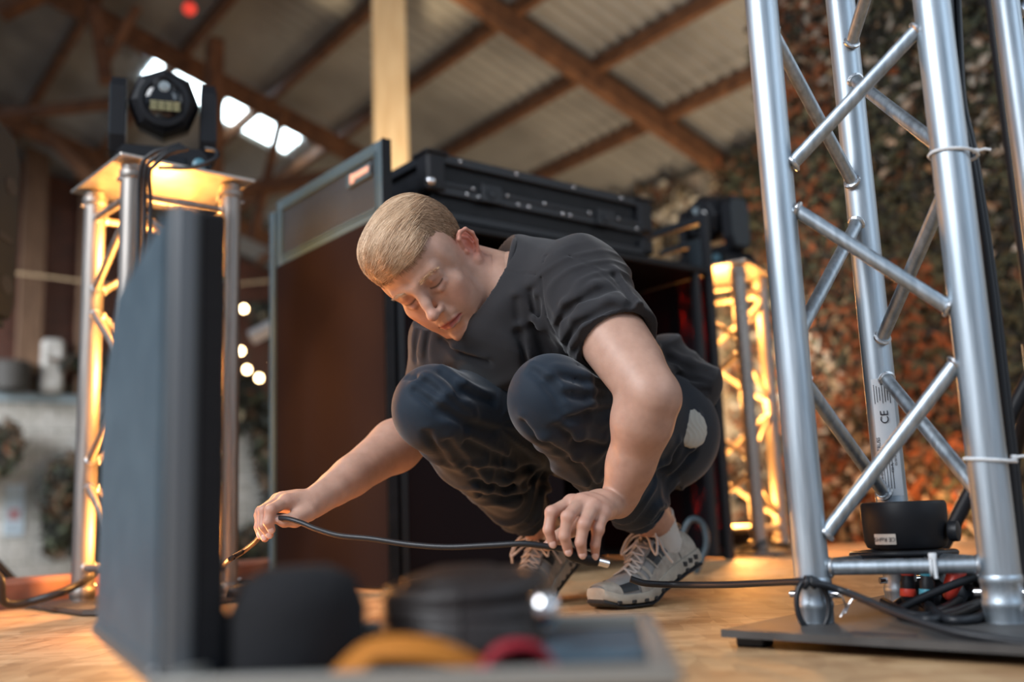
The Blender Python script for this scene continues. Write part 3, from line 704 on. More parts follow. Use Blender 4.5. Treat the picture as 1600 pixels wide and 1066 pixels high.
# ------------------------------------------------------------------ the big truss at the right
BZ = .022
A0 = G(1275, 972, BZ); B0 = G(1572, 972, BZ); C0 = G(1410, 944, BZ)
HT = 1.72; r3 = .0222
truss = empty('triangular_truss', (A0+B0+C0)/3-v3((0, 0, 0)), 'tall bare aluminium triangular truss in the right foreground', 'truss')
wd = MB()
def up3(p, z): return v3((p[0], p[1], z))
for p, nm in ((A0, 'a'), (B0, 'b'), (C0, 'c')):
    b = MB(); b.tube(up3(p, BZ), up3(p, HT), r3*(1.04 if nm == 'b' else 1), n=36)
    rr = r3*(1.04 if nm == 'b' else 1)
    b.lathe(up3(p, BZ), [(rr*.98, 0), (rr*1.02, .004), (rr*1.02, .016), (rr*1.07, .018), (rr*1.07, .024), (rr*1.02, .026), (rr*1.02, .044), (rr*1.07, .046), (rr*1.07, .052), (rr*1.01, .055)], n=36)
    lg = b.build('main_tube', M['alu'], truss, smooth=35)
    if nm == 'c': legc = lg
    if nm == 'b': legb = lg
    b = MB(); d_ = v3((.8, -.6, 0)) if nm != 'c' else v3((1, .1, 0)); q = up3(p, BZ+.034)
    b.tube(q-d_*(rr+.008), q+d_*(rr+.014), .0045, n=10)
    e = q+d_*(rr+.012)
    b.path([e, e+v3((.010, -.002, .006)), e+v3((.016, -.004, -.002)), e+v3((.008, -.004, -.012)), e+v3((.002, -.006, -.022))], .0013, 6)
    b.path([e, e+v3((-.004, -.006, .010)), e+v3((.004, -.006, -.014)), e+v3((-.004, -.006, -.026))], .0013, 6); b.build('pin_and_clip', M['chrome'], lg, smooth=40)
def brace(a, za, c, zc, r=.0094, nm='brace'):
    b = MB(); welded(b, None, up3(a, za), up3(c, zc), r, r3, r3); return b.build(nm, [M['alu'], M['weld']], truss, smooth=40)
def zz(py, base): # height of a pixel row at a leg
    d = math.hypot(base[1], 0); hor = 802-(0)*1; return None
brace(A0, .088, B0, .088, nm='cross_bar'); brace(A0, .088, C0, .088, nm='cross_bar'); brace(B0, .088, C0, .088, nm='cross_bar')
hA = [.120, .390, .610, .835, 1.08, 1.30, 1.52]
def zig(p, q, zs, first):
    for i in range(len(zs)-1):
        a, c = (p, q) if (i+first) % 2 == 0 else (q, p)
        brace(a, zs[i]+.013, c, zs[i+1]-.013)
zig(A0, B0, [.092, .372, .590, .812, 1.03, 1.25, 1.47], 0)
zig(C0, A0, [.150, .360, .615, .86, 1.09, 1.32, 1.54], 0)
zig(B0, C0, [.140, .375, .590, .84, 1.06, 1.29, 1.50], 0)
# base plate with rubber feet
pc = [G(1126, 984, BZ), G(1386, 929, BZ), G(1386, 929, BZ)+(G(1660, 1013, BZ)-G(1126, 984, BZ)), G(1660, 1013, BZ)]
b = MB(); b.prism([(q[0], q[1]) for q in pc], (0, 0, BZ-.009), (1, 0, 0), (0, 1, 0), (0, 0, 1), .009); bp = b.build('base_plate', M['plate'], truss)
b = MB(); s0 = G(1330, 989, BZ); s1 = G(1432, 994, BZ); dd = (s1-s0)/np.linalg.norm(s1-s0); b.box((s0+s1)/2+v3((0, 0, .0004)), (np.linalg.norm(s1-s0), .014, .0012), np.array([dd, np.cross((0, 0, 1), dd), (0, 0, 1)]).T, .0005); b.build('slot', M['ink'], bp)
for t_, s_ in ((.06, .08), (.95, .08), (.08, .9), (.95, .9)):
    q = pc[0]+(pc[3]-pc[0])*t_+(pc[1]-pc[0])*s_; b = MB(); b.box((q[0], q[1], (BZ-.009)/2), (.035, .035, BZ-.009), rotz(-.6), .002); b.build('rubber_foot', M['rubber'], bp)
# zip ties
for (u, v, base, lab) in ((1492, 243, B0, 'white cable tie around the front right tube, the upper one'), (1551, 719, B0, 'white cable tie around the front right tube, the lower one')):
    d_ = base[1]; z = P(u, v, d_)[2]; b = MB(); tl = v3((.03, 0, -.012))*(1 if v > 500 else -1)*-1
    b.torus(up3(base, z)+v3((.004, 0, 0)), v3((.10, -.05, 1)) if v > 500 else v3((.12, .02, 1)), r3*1.04+.0022, .0022, 28, 6, ry=r3*1.04+.0022+.0042)
    e = up3(base, z)+v3((.0295, -.008, .002)); b.box(e, (.007, .006, .006), bev=.001); b.path([e, e+v3((.010, -.004, .001)), e+v3((.017, -.005, -.001))], .0018, 6)
    tag(b.build('cable_tie', M['white'], loc=tuple(up3(base, z)), smooth=50), lab, 'cable tie', 'white cable ties on the big truss')
q = (A0*.35+B0*.65); q = up3(q, .088); b = MB(); ab = (B0-A0)/np.linalg.norm(B0-A0)
b.torus(q, ab, .0112, .0018, 20, 6); b.box(q+v3((0, -.008, .012)), (.008, .007, .008), bev=.001); b.tube(q+v3((0, -.012, .010)), q+v3((0, -.013, -.014)), .0022, n=6)
tag(b.build('cable_tie', M['white'], loc=tuple(q), smooth=50), 'white cable tie on the low horizontal bar of the big truss', 'cable tie', 'white cable ties on the big truss')
# type label and CE mark on the rear tube
def label_strip(z0, z1, base, r, m, name, par, ang0, ang1, ee=.0006):
    b = MB(); n_ = 8; vs = []
    for z in (z0, z1):
        for k in range(n_+1):
            a = ang0+(ang1-ang0)*k/n_; vs.append((base[0]+(r+ee)*math.cos(a), base[1]+(r+ee)*math.sin(a), z))
    b.add(vs, [(k, k+1, n_+2+k, n_+1+k) for k in range(n_)]); return b.build(name, m, par, smooth=60)
ca = math.atan2(-C0[1], -C0[0])
lb = label_strip(.175, .345, C0, r3, M['label'], 'type_label', legc, ca-.55, ca+.85)
def on_leg(z, a, R_=r3+.0014):
    n_ = v3((math.cos(a), math.sin(a), 0)); return up3(C0, z)+n_*R_, n_
def vtext(name, s, size, z, a, up=True):
    p, n_ = on_leg(z, a); right = v3((0, 0, 1)); upv = np.cross(n_, right)
    return text(name, s, size, p, np.array([right, upv, n_]).T, M['ink'], lb, .0001)
vtext('label_text', 'PowerGLOBAL TRUSS', .0072, .225, ca-.42); vtext('label_text', 'CE', .016, .288, ca+.10)
vtext('label_text', 'F33 PL', .005, .215, ca+.25); vtext('label_text', '05/2018', .0045, .225, ca+.5)
b = MB()
for k in range(7):
    p, n_ = on_leg(.322, ca-.4+.16*k, r3+.0009); e_ = np.cross(n_, (0, 0, 1)); b.box(p, (.0009, .0004, .028-.004*(k % 3)), np.array([e_, n_, (0, 0, 1)]).T)
for k in range(4):
    p, n_ = on_leg(.215, ca-.25+.17*k, r3+.0009); e_ = np.cross(n_, (0, 0, 1)); b.box(p, (.0007, .0004, .06), np.array([e_, n_, (0, 0, 1)]).T)
b.build('small_print', M['ink'], lb)
# cables clipped down the right tube
for i, off in enumerate((.012, .020)):
    pts = [P(1480+i*14, -60, B0[1]+.03), P(1487+i*12, 60, B0[1]+.03), P(1497+i*8, 160, B0[1]+.03), P(1517+i*6, 245, B0[1]+.025), P(1545+i*5, 420, B0[1]+.03), P(1566+i*6, 600, B0[1]+.03), P(1584+i*6, 760, B0[1]+.03), P(1596+i*8, 900, B0[1]+.03), P(1608, 985, B0[1]+.03)]
    cable('power_cable', pts, .0062-.001*i, ['thick black cable running down the front right tube of the big truss', 'thinner black cable running beside it down the big truss'][i], group='cables on the big truss')
# inverted uplighter hanging in the truss, with its label
uc = (A0+B0+C0)/3; uc = v3((uc[0]-.012, uc[1]+.015, 0)); uc = P(1413, 820, 1.40)
ul = empty('led_uplighter', up3(uc, .090), 'round black lamp upside down inside the big truss, above the low bar', 'lamp')
b = MB(); Rz = .060
b.lathe(up3(uc, .102), [(.044, 0), (.051, .003), (.0545, .012), (.0562, .042), (.0562, .060), (.054, .064), (.048, .0645), (.046, .060)], n=48)
hs_ = b.build('housing', M['black'], ul, smooth=35)
b = MB(); b.lathe(up3(uc, .160), [(.047, 0), (.047, .001)], n=36); b.build('back_cover', M['case'], hs_)
an = math.atan2(-uc[1], -uc[0]); n_ = 6; vs = []
b = MB()
for z, rr in ((.1105, .0548), (.1245, .0558)):
    for k in range(n_+1):
        a = an-.78+.56*k/n_; vs.append((uc[0]+(rr+.0007)*math.cos(a), uc[1]+(rr+.0007)*math.sin(a), z))
b.add(vs, [(k, k+1, n_+2+k, n_+1+k) for k in range(n_)]); lb2 = b.build('approval_label', mat('warm_label', (.75, .68, .6), .45), hs_)
nv = v3((math.cos(an-.48), math.sin(an-.48), 0)); rt = np.cross(nv, (0, 0, 1)); 
text('label_text', 'CE RoHS', .0078, up3(uc, .1175)+nv*.0570, np.array([rt, v3((0, 0, -1)), nv]).T, M['ink'], lb2, .0001)
b = MB(); b.lathe(up3(uc, .125)+v3((.045, -.036, 0)), [(.012, 0), (.014, .003), (.014, .012), (.008, .014)], v3((.8, -.6, 0)), n=10); b.build('knob', M['rubber'], ul, smooth=40)
b = MB(); b.lathe(up3(uc, .0965), [(.030, 0), (.034, .004), (.046, .006)], n=24); b.build('bracket', M['black'], ul)
# loops of cable under the lamp
for i in range(4):
    b = MB(); R_ = .046+.007*i; zc = .081+.0050*i
    b.torus(up3(uc, zc)+v3((.01*math.sin(i*2), .008*math.cos(i*2), 0)), v3((.06*math.sin(i), .08*math.cos(i*1.7), 1)), R_, .0045, 44, 8)
    tag(b.build('coiled_cable', M['rubber'], loc=tuple(up3(uc, zc)), smooth=60), '%s loop of black cable in the pile under the upside down lamp' % ['lowest and smallest', 'second lowest', 'third, wide', 'topmost and widest'][i], 'cable', 'cable loops inside the big truss')
# connectors with coloured tape
for (u, v, d_, mt, nm, lab) in ((1420, 925, 1.36, M['red'], 'red', 'black cable connector with red tape rings under the low bar'), (1450, 922, 1.34, M['bluetape'], 'teal', 'black cable connector with teal tape rings under the low bar')):
    top, bot = P(u-3, 870, d_), P(u, 955, d_); bot[2] = max(bot[2], .03); cn = empty('cable_connector', bot, lab, 'connector', 'taped cable connectors')
    b = MB(); ax_ = (top-bot); l_ = np.linalg.norm(ax_); b.lathe(bot, [(.004, 0), (.0085, .006), (.0095, .02), (.0095, l_*.5), (.008, l_*.55), (.008, l_*.8), (.004, l_)], ax_, n=20); bd = b.build('body', M['black'], cn, smooth=40)
    for t_ in (.2, .62): b = MB(); q = bot+ax_*t_; u_ = ax_/l_; b.lathe(q, [(.0098 if t_ < .5 else .0086, 0), (.0102 if t_ < .5 else .0088, .001), (.0102 if t_ < .5 else .0088, .009), (.0096, .010)], u_, n=20); b.build('tape_ring', mt, bd, smooth=40)
b = MB(); p0 = P(1492, 905, 1.36); b.lathe(p0, [(.004, -.03), (.010, -.02), (.012, 0), (.010, .02), (.004, .03)], v3((.5, .1, .8)), n=16)
tag(b.build('cable_plug', mat('red_plug', (.6, .05, .03), .4), loc=tuple(p0), smooth=50), 'small red cable plug beside the right tube foot', 'plug')
pile = [([(1400, 955), (1440, 935), (1500, 910), (1548, 895), (1570, 900)], 1.33), ([(1380, 940), (1430, 962), (1490, 955), (1540, 940), (1560, 960)], 1.34),
        ([(1450, 945), (1480, 968), (1530, 965), (1555, 940)], 1.31), ([(1390, 952), (1430, 930), (1460, 955), (1510, 930), (1545, 915)], 1.37), ([(1405, 962), (1460, 968), (1520, 950), (1560, 925)], 1.36)]
for i, (pt_, d_) in enumerate(pile):
    pts = []
    for u, v in pt_:
        q = P(u, v, d_+.01*i)
        if q[2] < BZ+.006: q = G(u, v, BZ+.006)
        pts.append(q)
    cable('loose_cable', pts, .0055, 'loose black cable on the truss base plate, '+['its arc rising right to the tube', 'sagging lowest in front', 'short one at the right foot', 'waving between the connectors', 'flat one along the back'][i], group='loose cables on the base plate')
b = MB()
for k in range(26):
    q = P(random.uniform(1440, 1545), random.uniform(895, 955), 1.42+random.uniform(-.03, .05)); b.lathe(q-v3((0, 0, .01)), [(.006, 0), (.016, .006), (.016, .018), (.006, .024)], v3((random.uniform(-1, 1), random.uniform(-1, 1), random.uniform(.2, 1))), n=10)
tag(b.build('cable_bundle', M['rubber'], loc=tuple(P(1490, 950, 1.44)), smooth=40), 'dark tangle of cables between the feet of the big truss', 'cables', kind='stuff')
# cable across the floor, round the left tube and away to the right
fl = lambda u, v, z=.006: G(u, v, z)
cable('floor_cable', [P(985, 905, 1.50), P(1010, 912, 1.50), P(1060, 914, 1.50), P(1130, 914, 1.42), P(1200, 911, 1.34), P(1262, 910, A0[1]-.034), P(1320, 925, A0[1]-.045), P(1400, 958, 1.16), P(1480, 985, 1.10), P(1560, 1000, 1.06), P(1640, 1012, 1.02)], .0048, 'black cable running from the man across to the big truss tube', n=12)
b = MB(); lc = P(1270, 945, A0[1]-.030); b.torus(lc, v3((.1, -1, .05)), .0205, .0036, 36, 8, ry=.031)
tag(b.build('cable_loop', M['rubber'], loc=tuple(lc), smooth=60), 'upright loop of black cable around the foot of the front left tube', 'cable')
b = MB(); kk = P(1264, 910, A0[1]-.034)
for s in (-1, 1): b.torus(kk+v3((.004*s, 0, 0)), v3((1, 0, .3*s)), .0065, .003, 18, 6)
tag(b.build('cable_clamp', M['rubber'], loc=tuple(kk), smooth=60), 'black strap knot holding the floor cable at the front left tube', 'strap')
cable('floor_cable', [P(1085, 905, 2.6), P(1140, 900, 2.7), P(1240, 897, 2.7)]+[P(1262, 905, 2.6)], .006, 'black cable on the deck behind the shoes, near the booth foot')
# fourth tube at the right edge: a second truss
D0 = P(1650, 960, 1.62); D0 = v3((D0[0], D0[1], 0)); b = MB()
q = P(1579, 60, 1.62); D0 = v3((q[0], q[1], 0))
t2 = empty('triangular_truss', (D0[0]+.1, D0[1]+.1, 0), 'second aluminium truss at the right edge, only one tube in view', 'truss')
for i, q in enumerate((D0, D0+v3((.22, .03, 0)), D0+v3((.24, .20, 0)))):
    b = MB(); b.tube(up3(q, .012), up3(q, HT), r3, n=30); b.build('main_tube', M['alu'], t2, smooth=40)
wd2 = MB()
for pq in ((D0, D0+v3((.22, .03, 0))), (D0+v3((.22, .03, 0)), D0+v3((.24, .20, 0)))):
    for i in range(7):
        a_, c_ = pq if i % 2 == 0 else pq[::-1]; b = MB(); welded(b, None, up3(a_, .1+.22*i), up3(c_, .3+.22*i), .0094, r3, r3); b.build('brace', [M['alu'], M['weld']], t2, smooth=40)
b = MB(); b.box(D0+v3((.12, .08, .006)), (.3, .34, .012), rotz(.1), .002); b.build('base_plate', M['plate'], t2)
# tripod stand behind
ts = P(1590, 640, 1.9); hub = P(1625, 560, 1.95); st = empty('tripod_stand', (hub[0], hub[1], 0), 'black tripod stand behind the big truss, its leg slanting down left', 'stand')
b = MB(); b.tube(up3(hub, .10), up3(hub, 1.2), .016, n=16); b.build('pole', M['black'], st, smooth=40)
for tgt in (P(1440, 860, 2.0), hub+v3((.42, .1, -.38)), hub+v3((.05, .45, -.38))):
    e = v3(tgt); e[2] = .012; b = MB(); b.tube(hub, e, .0145, n=14); l_ = b.build('leg', M['black'], st, smooth=40)
    b = MB(); b.lathe(e-v3((0, 0, .010)), [(.02, 0), (.022, .01), (.015, .03)], n=14); b.build('rubber_foot', M['rubber'], l_)
b = MB(); b.lathe(hub-v3((0, 0, .05)), [(.02, 0), (.03, .01), (.03, .08), (.02, .09)], n=20); b.build('collar', M['case_edge'], st, smooth=40)

# dark cable heap at the foot of the right tower
b = MB()
hc = cR+v3((-.02, -.06, 0))
for k in range(5):
    a = k*1.25; q = hc+v3((.13*math.cos(a), .10*math.sin(a), .02+.012*(k % 3))); b = MB()
    b.torus(q, v3((.3*math.sin(a), .3*math.cos(a), 1)), .05, .007, 26, 8)
    tag(b.build('coiled_cable', M['rubber'], loc=tuple(q), smooth=60), 'coil of black cable at the foot of the right glowing tower, '+['rightmost', 'rearmost', 'rear left', 'front left', 'frontmost'][k], 'cable', 'cable coils at the right tower')
b = MB(); q0 = P(1060, 905, 2.9)
b.path(cr([G(1076, 893, .007), P(1062, 880, 2.62), P(1066, 838, 2.62), P(1080, 812, 2.62), P(1098, 820, 2.63), P(1104, 850, 2.63), P(1094, 880, 2.63), G(1088, 893, .007)]), .008, 8)
tag(b.build('cable_loop', mat('grey_blue_cable', (.05, .08, .10), .4), loc=tuple(G(1080, 893)), smooth=60), 'arched loop of grey cable standing before the booth foot', 'cable')
b = MB()
# plug heap left of the booth (behind the foreground case)
for k in range(4):
    q = G(362+10*k, 915+5*(k % 2), .03); b = MB(); b.lathe(q-v3((0, 0, .01)), [(.008, -.03), (.016, -.02), (.020, 0), (.016, .03), (.007, .05)], v3((math.cos(k), math.sin(k*2), .2)), n=14)
    tag(b.build('cable_plug', M['black'], loc=tuple(q), smooth=50), 'black plug in the small heap right of the grey case lid, '+['leftmost', 'second from left', 'third from left', 'rightmost'][k], 'plug', 'black plugs by the kerb')

# ------------------------------------------------------------------ loudspeaker at the left edge
s0 = P(30, 260, 3.0); sp = empty('loudspeaker', (s0[0]-.2, s0[1]+.1, s0[2]-.55), 'grey loudspeaker cabinet with handle cutouts, cut by the left edge', 'loudspeaker')
ztop = P(6, 205, 2.9)[2]; zbot = P(20, 500, 3.0)[2]
f0 = v3((P(6, 300, 2.78)[0]-.04, 2.70, 0)); f1 = v3((P(30, 300, 3.02)[0], 3.02, 0)); fe = (f1-f0)/np.linalg.norm(f1-f0); fnn = v3((fe[1], -fe[0], 0)); lf = np.linalg.norm(f1-f0)
hh = ztop-zbot
b = MB(); b.prism([(0, 0), (lf-.03, 0), (lf, .05), (lf, hh-.07), (lf-.05, hh), (0, hh+.02)], up3(f0, zbot), fe, (0, 0, 1), -fnn, .34); b.build('cabinet', mat('speaker_grey', (.035, .042, .05), .75, 0, .15), sp)
for z0, z1 in ((.06, .14), (hh-.20, hh-.12)):
    b = MB(); cc = up3(f0, zbot+(z0+z1)/2)+fe*(lf-.07)+fnn*.001; b.lathe(cc, [(.028, 0), (.028, .002)], fnn, n=20, sx=1.7); b.build('handle_recess', M['ink'], sp)
b = MB(); b.box(up3(f0, zbot+hh*.42)+fe*(lf-.10)+fnn*.002, (.10, .004, .02), np.array([fe, fnn, (0, 0, 1)]).T); b.build('badge', M['ink'], sp)
b = MB(); b.box(up3(f0, zbot-.012)+fe*(lf/2-.01)-fnn*.17, (lf-.02, .30, .024), np.array([fe, fnn, (0, 0, 1)]).T); b.build('base', M['black'], sp)
q = up3(f0, 0)+fe*.08-fnn*.17; b = MB(); b.tube(up3(q, .03), up3(q, zbot-.02), .018, n=16); b.build('pole', M['black'], sp, smooth=40)
b = MB()
for k in range(3): a = .4+k*2.09; b.tube(up3(q, .35), up3(q, .012)+v3((.30*math.cos(a), .30*math.sin(a), 0)), .012, n=10)
b.build('tripod_legs', M['black'], sp, smooth=40)

# ------------------------------------------------------------------ open flight case in the foreground, out of focus
z0 = .012
lidn = v3((-.223, .62, 0)); lidf = v3((-.397, .95, 0)); ld = (lidf-lidn)/np.linalg.norm(lidf-lidn); lp = v3((-ld[1]*-1, ld[0]*-1, 0)); lp = v3((ld[1], -ld[0], 0))
fg = empty('open_flight_case', (-.02, .62, 0), 'open flight case with tall blue grey upright lid, blurred in the near foreground', 'flight case')
cx = v3((1, -.08, 0)); cx /= np.linalg.norm(cx); cy = v3((-cx[1], cx[0], 0)); co = v3((-.205, .575, 0)); CW, CDd, CHh = .285, .27, .083
CM = np.array([cx, cy, (0, 0, 1)]).T
def CP(x, y, z): return co+cx*x+cy*y+v3((0, 0, z))
M['blue_grey'] = noisy(mat('blue_grey_laminate', (.06, .10, .135), .5), (1, 1, 1), 30, [(.3, (.05, .085, .115)), (.7, (.08, .125, .16))])
M['alu_edge'] = mat('aluminium_edge', (.16, .17, .18), .42, .5)
b = MB(); b.box(CP(CW/2, CDd/2, .006), (CW, CDd, .012), CM)
for c_, s_ in ((CP(CW/2, .004, CHh/2), (CW, .008, CHh)), (CP(CW/2, CDd-.004, CHh/2), (CW, .008, CHh)), (CP(.004, CDd/2, CHh/2), (.008, CDd, CHh)), (CP(CW-.004, CDd/2, CHh/2), (.008, CDd, CHh))): b.box(c_, s_, CM)
b.build('body', M['case'], fg)
b = MB()
for c_, s_ in ((CP(CW/2, .003, CHh), (CW+.008, .014, .012)), (CP(CW/2, CDd-.003, CHh), (CW+.008, .014, .012)), (CP(.003, CDd/2, CHh), (.014, CDd, .012)), (CP(CW-.003, CDd/2, CHh), (.014, CDd, .012))): b.box(c_, s_, CM, .002)
b.build('rim', mat('rim_aluminium', (.36, .35, .32), .4, .5), fg)
b = MB(); b.box(CP(CW/2, CDd/2, .026), (CW-.02, CDd-.02, .026), CM, .004); b.build('foam_liner', M['foam'], fg)
b = MB(); b.box(CP(CW-.045, CDd/2+.02, .080), (.072, .13, .008), CM, .003); b.build('tray', M['blue_grey'], fg)
# the standing lid
lidp = empty('case_lid', (0, 0, 0)); lidp.parent = fg; lidp.location = [float(q) for q in (lidn+lidf)/2-worldloc(fg)]; lidp['label'] = 'tall blue grey lid standing upright'
LM = np.array([ld, lp, (0, 0, 1)]).T; LL = np.linalg.norm(lidf-lidn); zb, zt = .078, .378
b = MB()
b.prism([(0, zb), (LL, zb), (LL, .30), (LL-.075, .355), (LL-.10, zt-.004), (0, zt-.004)], lidn+lp*.002, ld, (0, 0, 1), lp, .010); b.build('panel', M['blue_grey'], lidp)
b = MB(); b.box(lidn+lp*.0135-ld*.004+v3((0, 0, (zb+zt)/2)), (.012, .017, zt-zb), LM, .003); b.build('edge_rail', M['alu_edge'], lidp)
b = MB(); b.box(lidn+lp*.031+ld*.0+v3((0, 0, (zb+zt)/2+.004)), (.018, .022, zt-zb-.010), LM, .004)
b.build('gasket', M['foam'], lidp)
b = MB(); b.box(lidn+lp*.026+ld*.01+v3((0, 0, zb+.022)), (.036, .040, .044), LM, .006); b.build('corner_block', M['black'], lidp)
b = MB(); b.box(lidn+ld*LL*.5+lp*.007+v3((0, 0, zb+.004)), (LL, .018, .014), LM, .003); b.build('lower_rail', M['alu_edge'], lidp)
# contents
b = MB(); b.lathe(CP(.055, .085, .040), [(.040, 0), (.043, .01), (.043, .078), (.036, .096), (.02, .104)], n=32)
tag(b.build('foam_roll', M['foam'], loc=tuple(CP(.055, .085, .040)), smooth=50), 'round black foam roll in the left of the open foreground case', 'foam')
b = MB()
for k in range(5): b.torus(CP(.15, .18, .079+.010*k), v3((.10*math.sin(k), .1*math.cos(k), 1)), .062-.003*k, .009, 34, 8, ry=.052)
b.lathe(CP(.15, .18, .04), [(.05, 0), (.052, .05), (.045, .088), (.02, .096)], n=24)
tag(b.build('coiled_cable', mat('brown_black_cable', (.03, .022, .02), .5), loc=tuple(CP(.15, .18, .04)), smooth=60), 'dark coil of thick cable inside the open foreground case', 'cable')
def strap(name, pts, wd_, m, lab, cat='strap'):
    c = cr(pts, 8); b = MB(); b.path(c, wd_, 10, flat=.45); return tag(b.build(name, m, loc=tuple(c[0]), smooth=60), lab, cat)
strap('ratchet_strap', [CP(.095, .035, .080), CP(.112, .045, .094), CP(.135, .045, .095), CP(.155, .05, .090), CP(.172, .06, .080)], .016, mat('amber_webbing', (.50, .17, .015), .8), 'amber yellow strap rolled up inside the foreground case')
strap('ratchet_strap', [CP(.175, .05, .078), CP(.188, .05, .092), CP(.205, .055, .092), CP(.216, .06, .080)], .011, mat('crimson_webbing', (.30, .008, .02), .7), 'crimson strap beside the amber one in the foreground case')
b = MB(); q = CP(.212, .10, .116); b.lathe(q-v3((0, 0, .018)), [(.002, 0), (.008, .004), (.010, .012), (.008, .020), (.002, .024)], n=20)  # shiny knob added in place of a light flare
tag(b.build('flare_knob', M['chrome'], loc=tuple(q-v3((0, 0, .018))), smooth=60), 'small shiny knob added for the light flare over the foreground case', 'knob')
# ------------------------------------------------------------------ the crouching man, shaped as smooth distance fields
import openvdb
class Field:
    def __init__(s, lo, hi, h):
        s.lo = v3(lo); s.h = h; s.n = [int(math.ceil((b-a)/h))+1 for a, b in zip(lo, hi)]
        s.d = np.full(s.n, .04, np.float32)
        s.ax = [(s.lo[i]+h*np.arange(s.n[i])).astype(np.float32) for i in range(3)]
    def reg(s, lo, hi):
        sl = []
        for i in range(3):
            a = max(0, int((lo[i]-s.lo[i])/s.h)); b = min(s.n[i], int((hi[i]-s.lo[i])/s.h)+2)
            if b <= a: return None
            sl.append(slice(a, b))
        return tuple(sl), s.ax[0][sl[0]][:, None, None], s.ax[1][sl[1]][None, :, None], s.ax[2][sl[2]][None, None, :]
    def put(s, fn, lo, hi, k=.01, op='add'):
        m = k+.012 if op == 'add' else k+.004
        r = s.reg(v3(lo)-m, v3(hi)+m)
        if r is None: return
        sl, X, Y, Z = r; e = fn(X, Y, Z); a = s.d[sl]
        if op == 'add':
            t = np.maximum(k-np.abs(a-e), 0)/k; s.d[sl] = np.minimum(a, e)-t*t*k/4
        else:
            e = -e; t = np.maximum(k-np.abs(a-e), 0)/k; s.d[sl] = np.maximum(a, e)+t*t*k/4
    def rc(s, p, q, r0, r1, k=.01, op='add'):
        p = v3(p); q = v3(q); d = q-p; l2 = float(d@d)+1e-12; R = max(r0, r1)
        def fn(X, Y, Z):
            a, b, c = X-p[0], Y-p[1], Z-p[2]; t = np.clip((a*d[0]+b*d[1]+c*d[2])/l2, 0, 1)
            return np.sqrt((a-t*d[0])**2+(b-t*d[1])**2+(c-t*d[2])**2)-(r0+(r1-r0)*t)
        s.put(fn, np.minimum(p, q)-R, np.maximum(p, q)+R, k, op)
    def chain(s, pts, rs, k=.01, op='add'):
        for i in range(len(pts)-1): s.rc(pts[i], pts[i+1], rs[i], rs[i+1], k, op)
    def ell(s, c, r, Rm=None, k=.01, op='add'):
        c = v3(c); r = v3(r); Rm = np.eye(3) if Rm is None else np.array(Rm)
        ext = np.sqrt((Rm**2)@(r**2))
        def fn(X, Y, Z):
            a, b, c_ = X-c[0], Y-c[1], Z-c[2]; q = [(a*Rm[0, i]+b*Rm[1, i]+c_*Rm[2, i]) for i in range(3)]
            k0 = np.sqrt(sum((q[i]/r[i])**2 for i in range(3))); k1 = np.sqrt(sum((q[i]/r[i]**2)**2 for i in range(3)))+1e-6
            return k0*(k0-1)/k1
        s.put(fn, c-ext, c+ext, k, op)
    def rbox(s, c, hs, rad, Rm=None, k=.01, op='add'):
        c = v3(c); hs = v3(hs)-rad; Rm = np.eye(3) if Rm is None else np.array(Rm); ext = np.abs(Rm)@(hs+rad)
        def fn(X, Y, Z):
            a, b, c_ = X-c[0], Y-c[1], Z-c[2]; q = [np.abs(a*Rm[0, i]+b*Rm[1, i]+c_*Rm[2, i])-hs[i] for i in range(3)]
            return np.sqrt(sum(np.maximum(x, 0)**2 for x in q))+np.minimum(np.maximum(np.maximum(q[0], q[1]), q[2]), 0)-rad
        s.put(fn, c-ext, c+ext, k, op)
    def cut(s, p, n, k=.003):
        """remove everything on the side of plane (p, n) that n points to"""
        p = v3(p); n = v3(n)/np.linalg.norm(n)
        X, Y, Z = s.ax[0][:, None, None], s.ax[1][None, :, None], s.ax[2][None, None, :]
        e = (X-p[0])*n[0]+(Y-p[1])*n[1]+(Z-p[2])*n[2]; s.d = np.maximum(s.d, e.astype(np.float32))
    def disp(s, fn):
        X, Y, Z = s.ax[0][:, None, None], s.ax[1][None, :, None], s.ax[2][None, None, :]
        m = np.abs(s.d) < .02
        s.d = np.where(m, s.d+fn(X, Y, Z), s.d).astype(np.float32)
    def mesh(s):
        d = s.d; d[0] = d[-1] = .04; d[:, 0] = d[:, -1] = .04; d[:, :, 0] = d[:, :, -1] = .04
        g = openvdb.FloatGrid(.04); g.copyFromArray(np.ascontiguousarray(np.clip(d, -.04, .04)), tolerance=0.)
        pts, quads = g.convertToQuads(0.)
        pts = pts*s.h+s.lo
        q = pts[quads[:, :]]; nv_ = np.cross(q[:, 1]-q[:, 0], q[:, 2]-q[:, 0]); vol = float(np.sum(q[:, 0]*nv_))
        if vol < 0: quads = quads[:, ::-1]
        return pts, quads
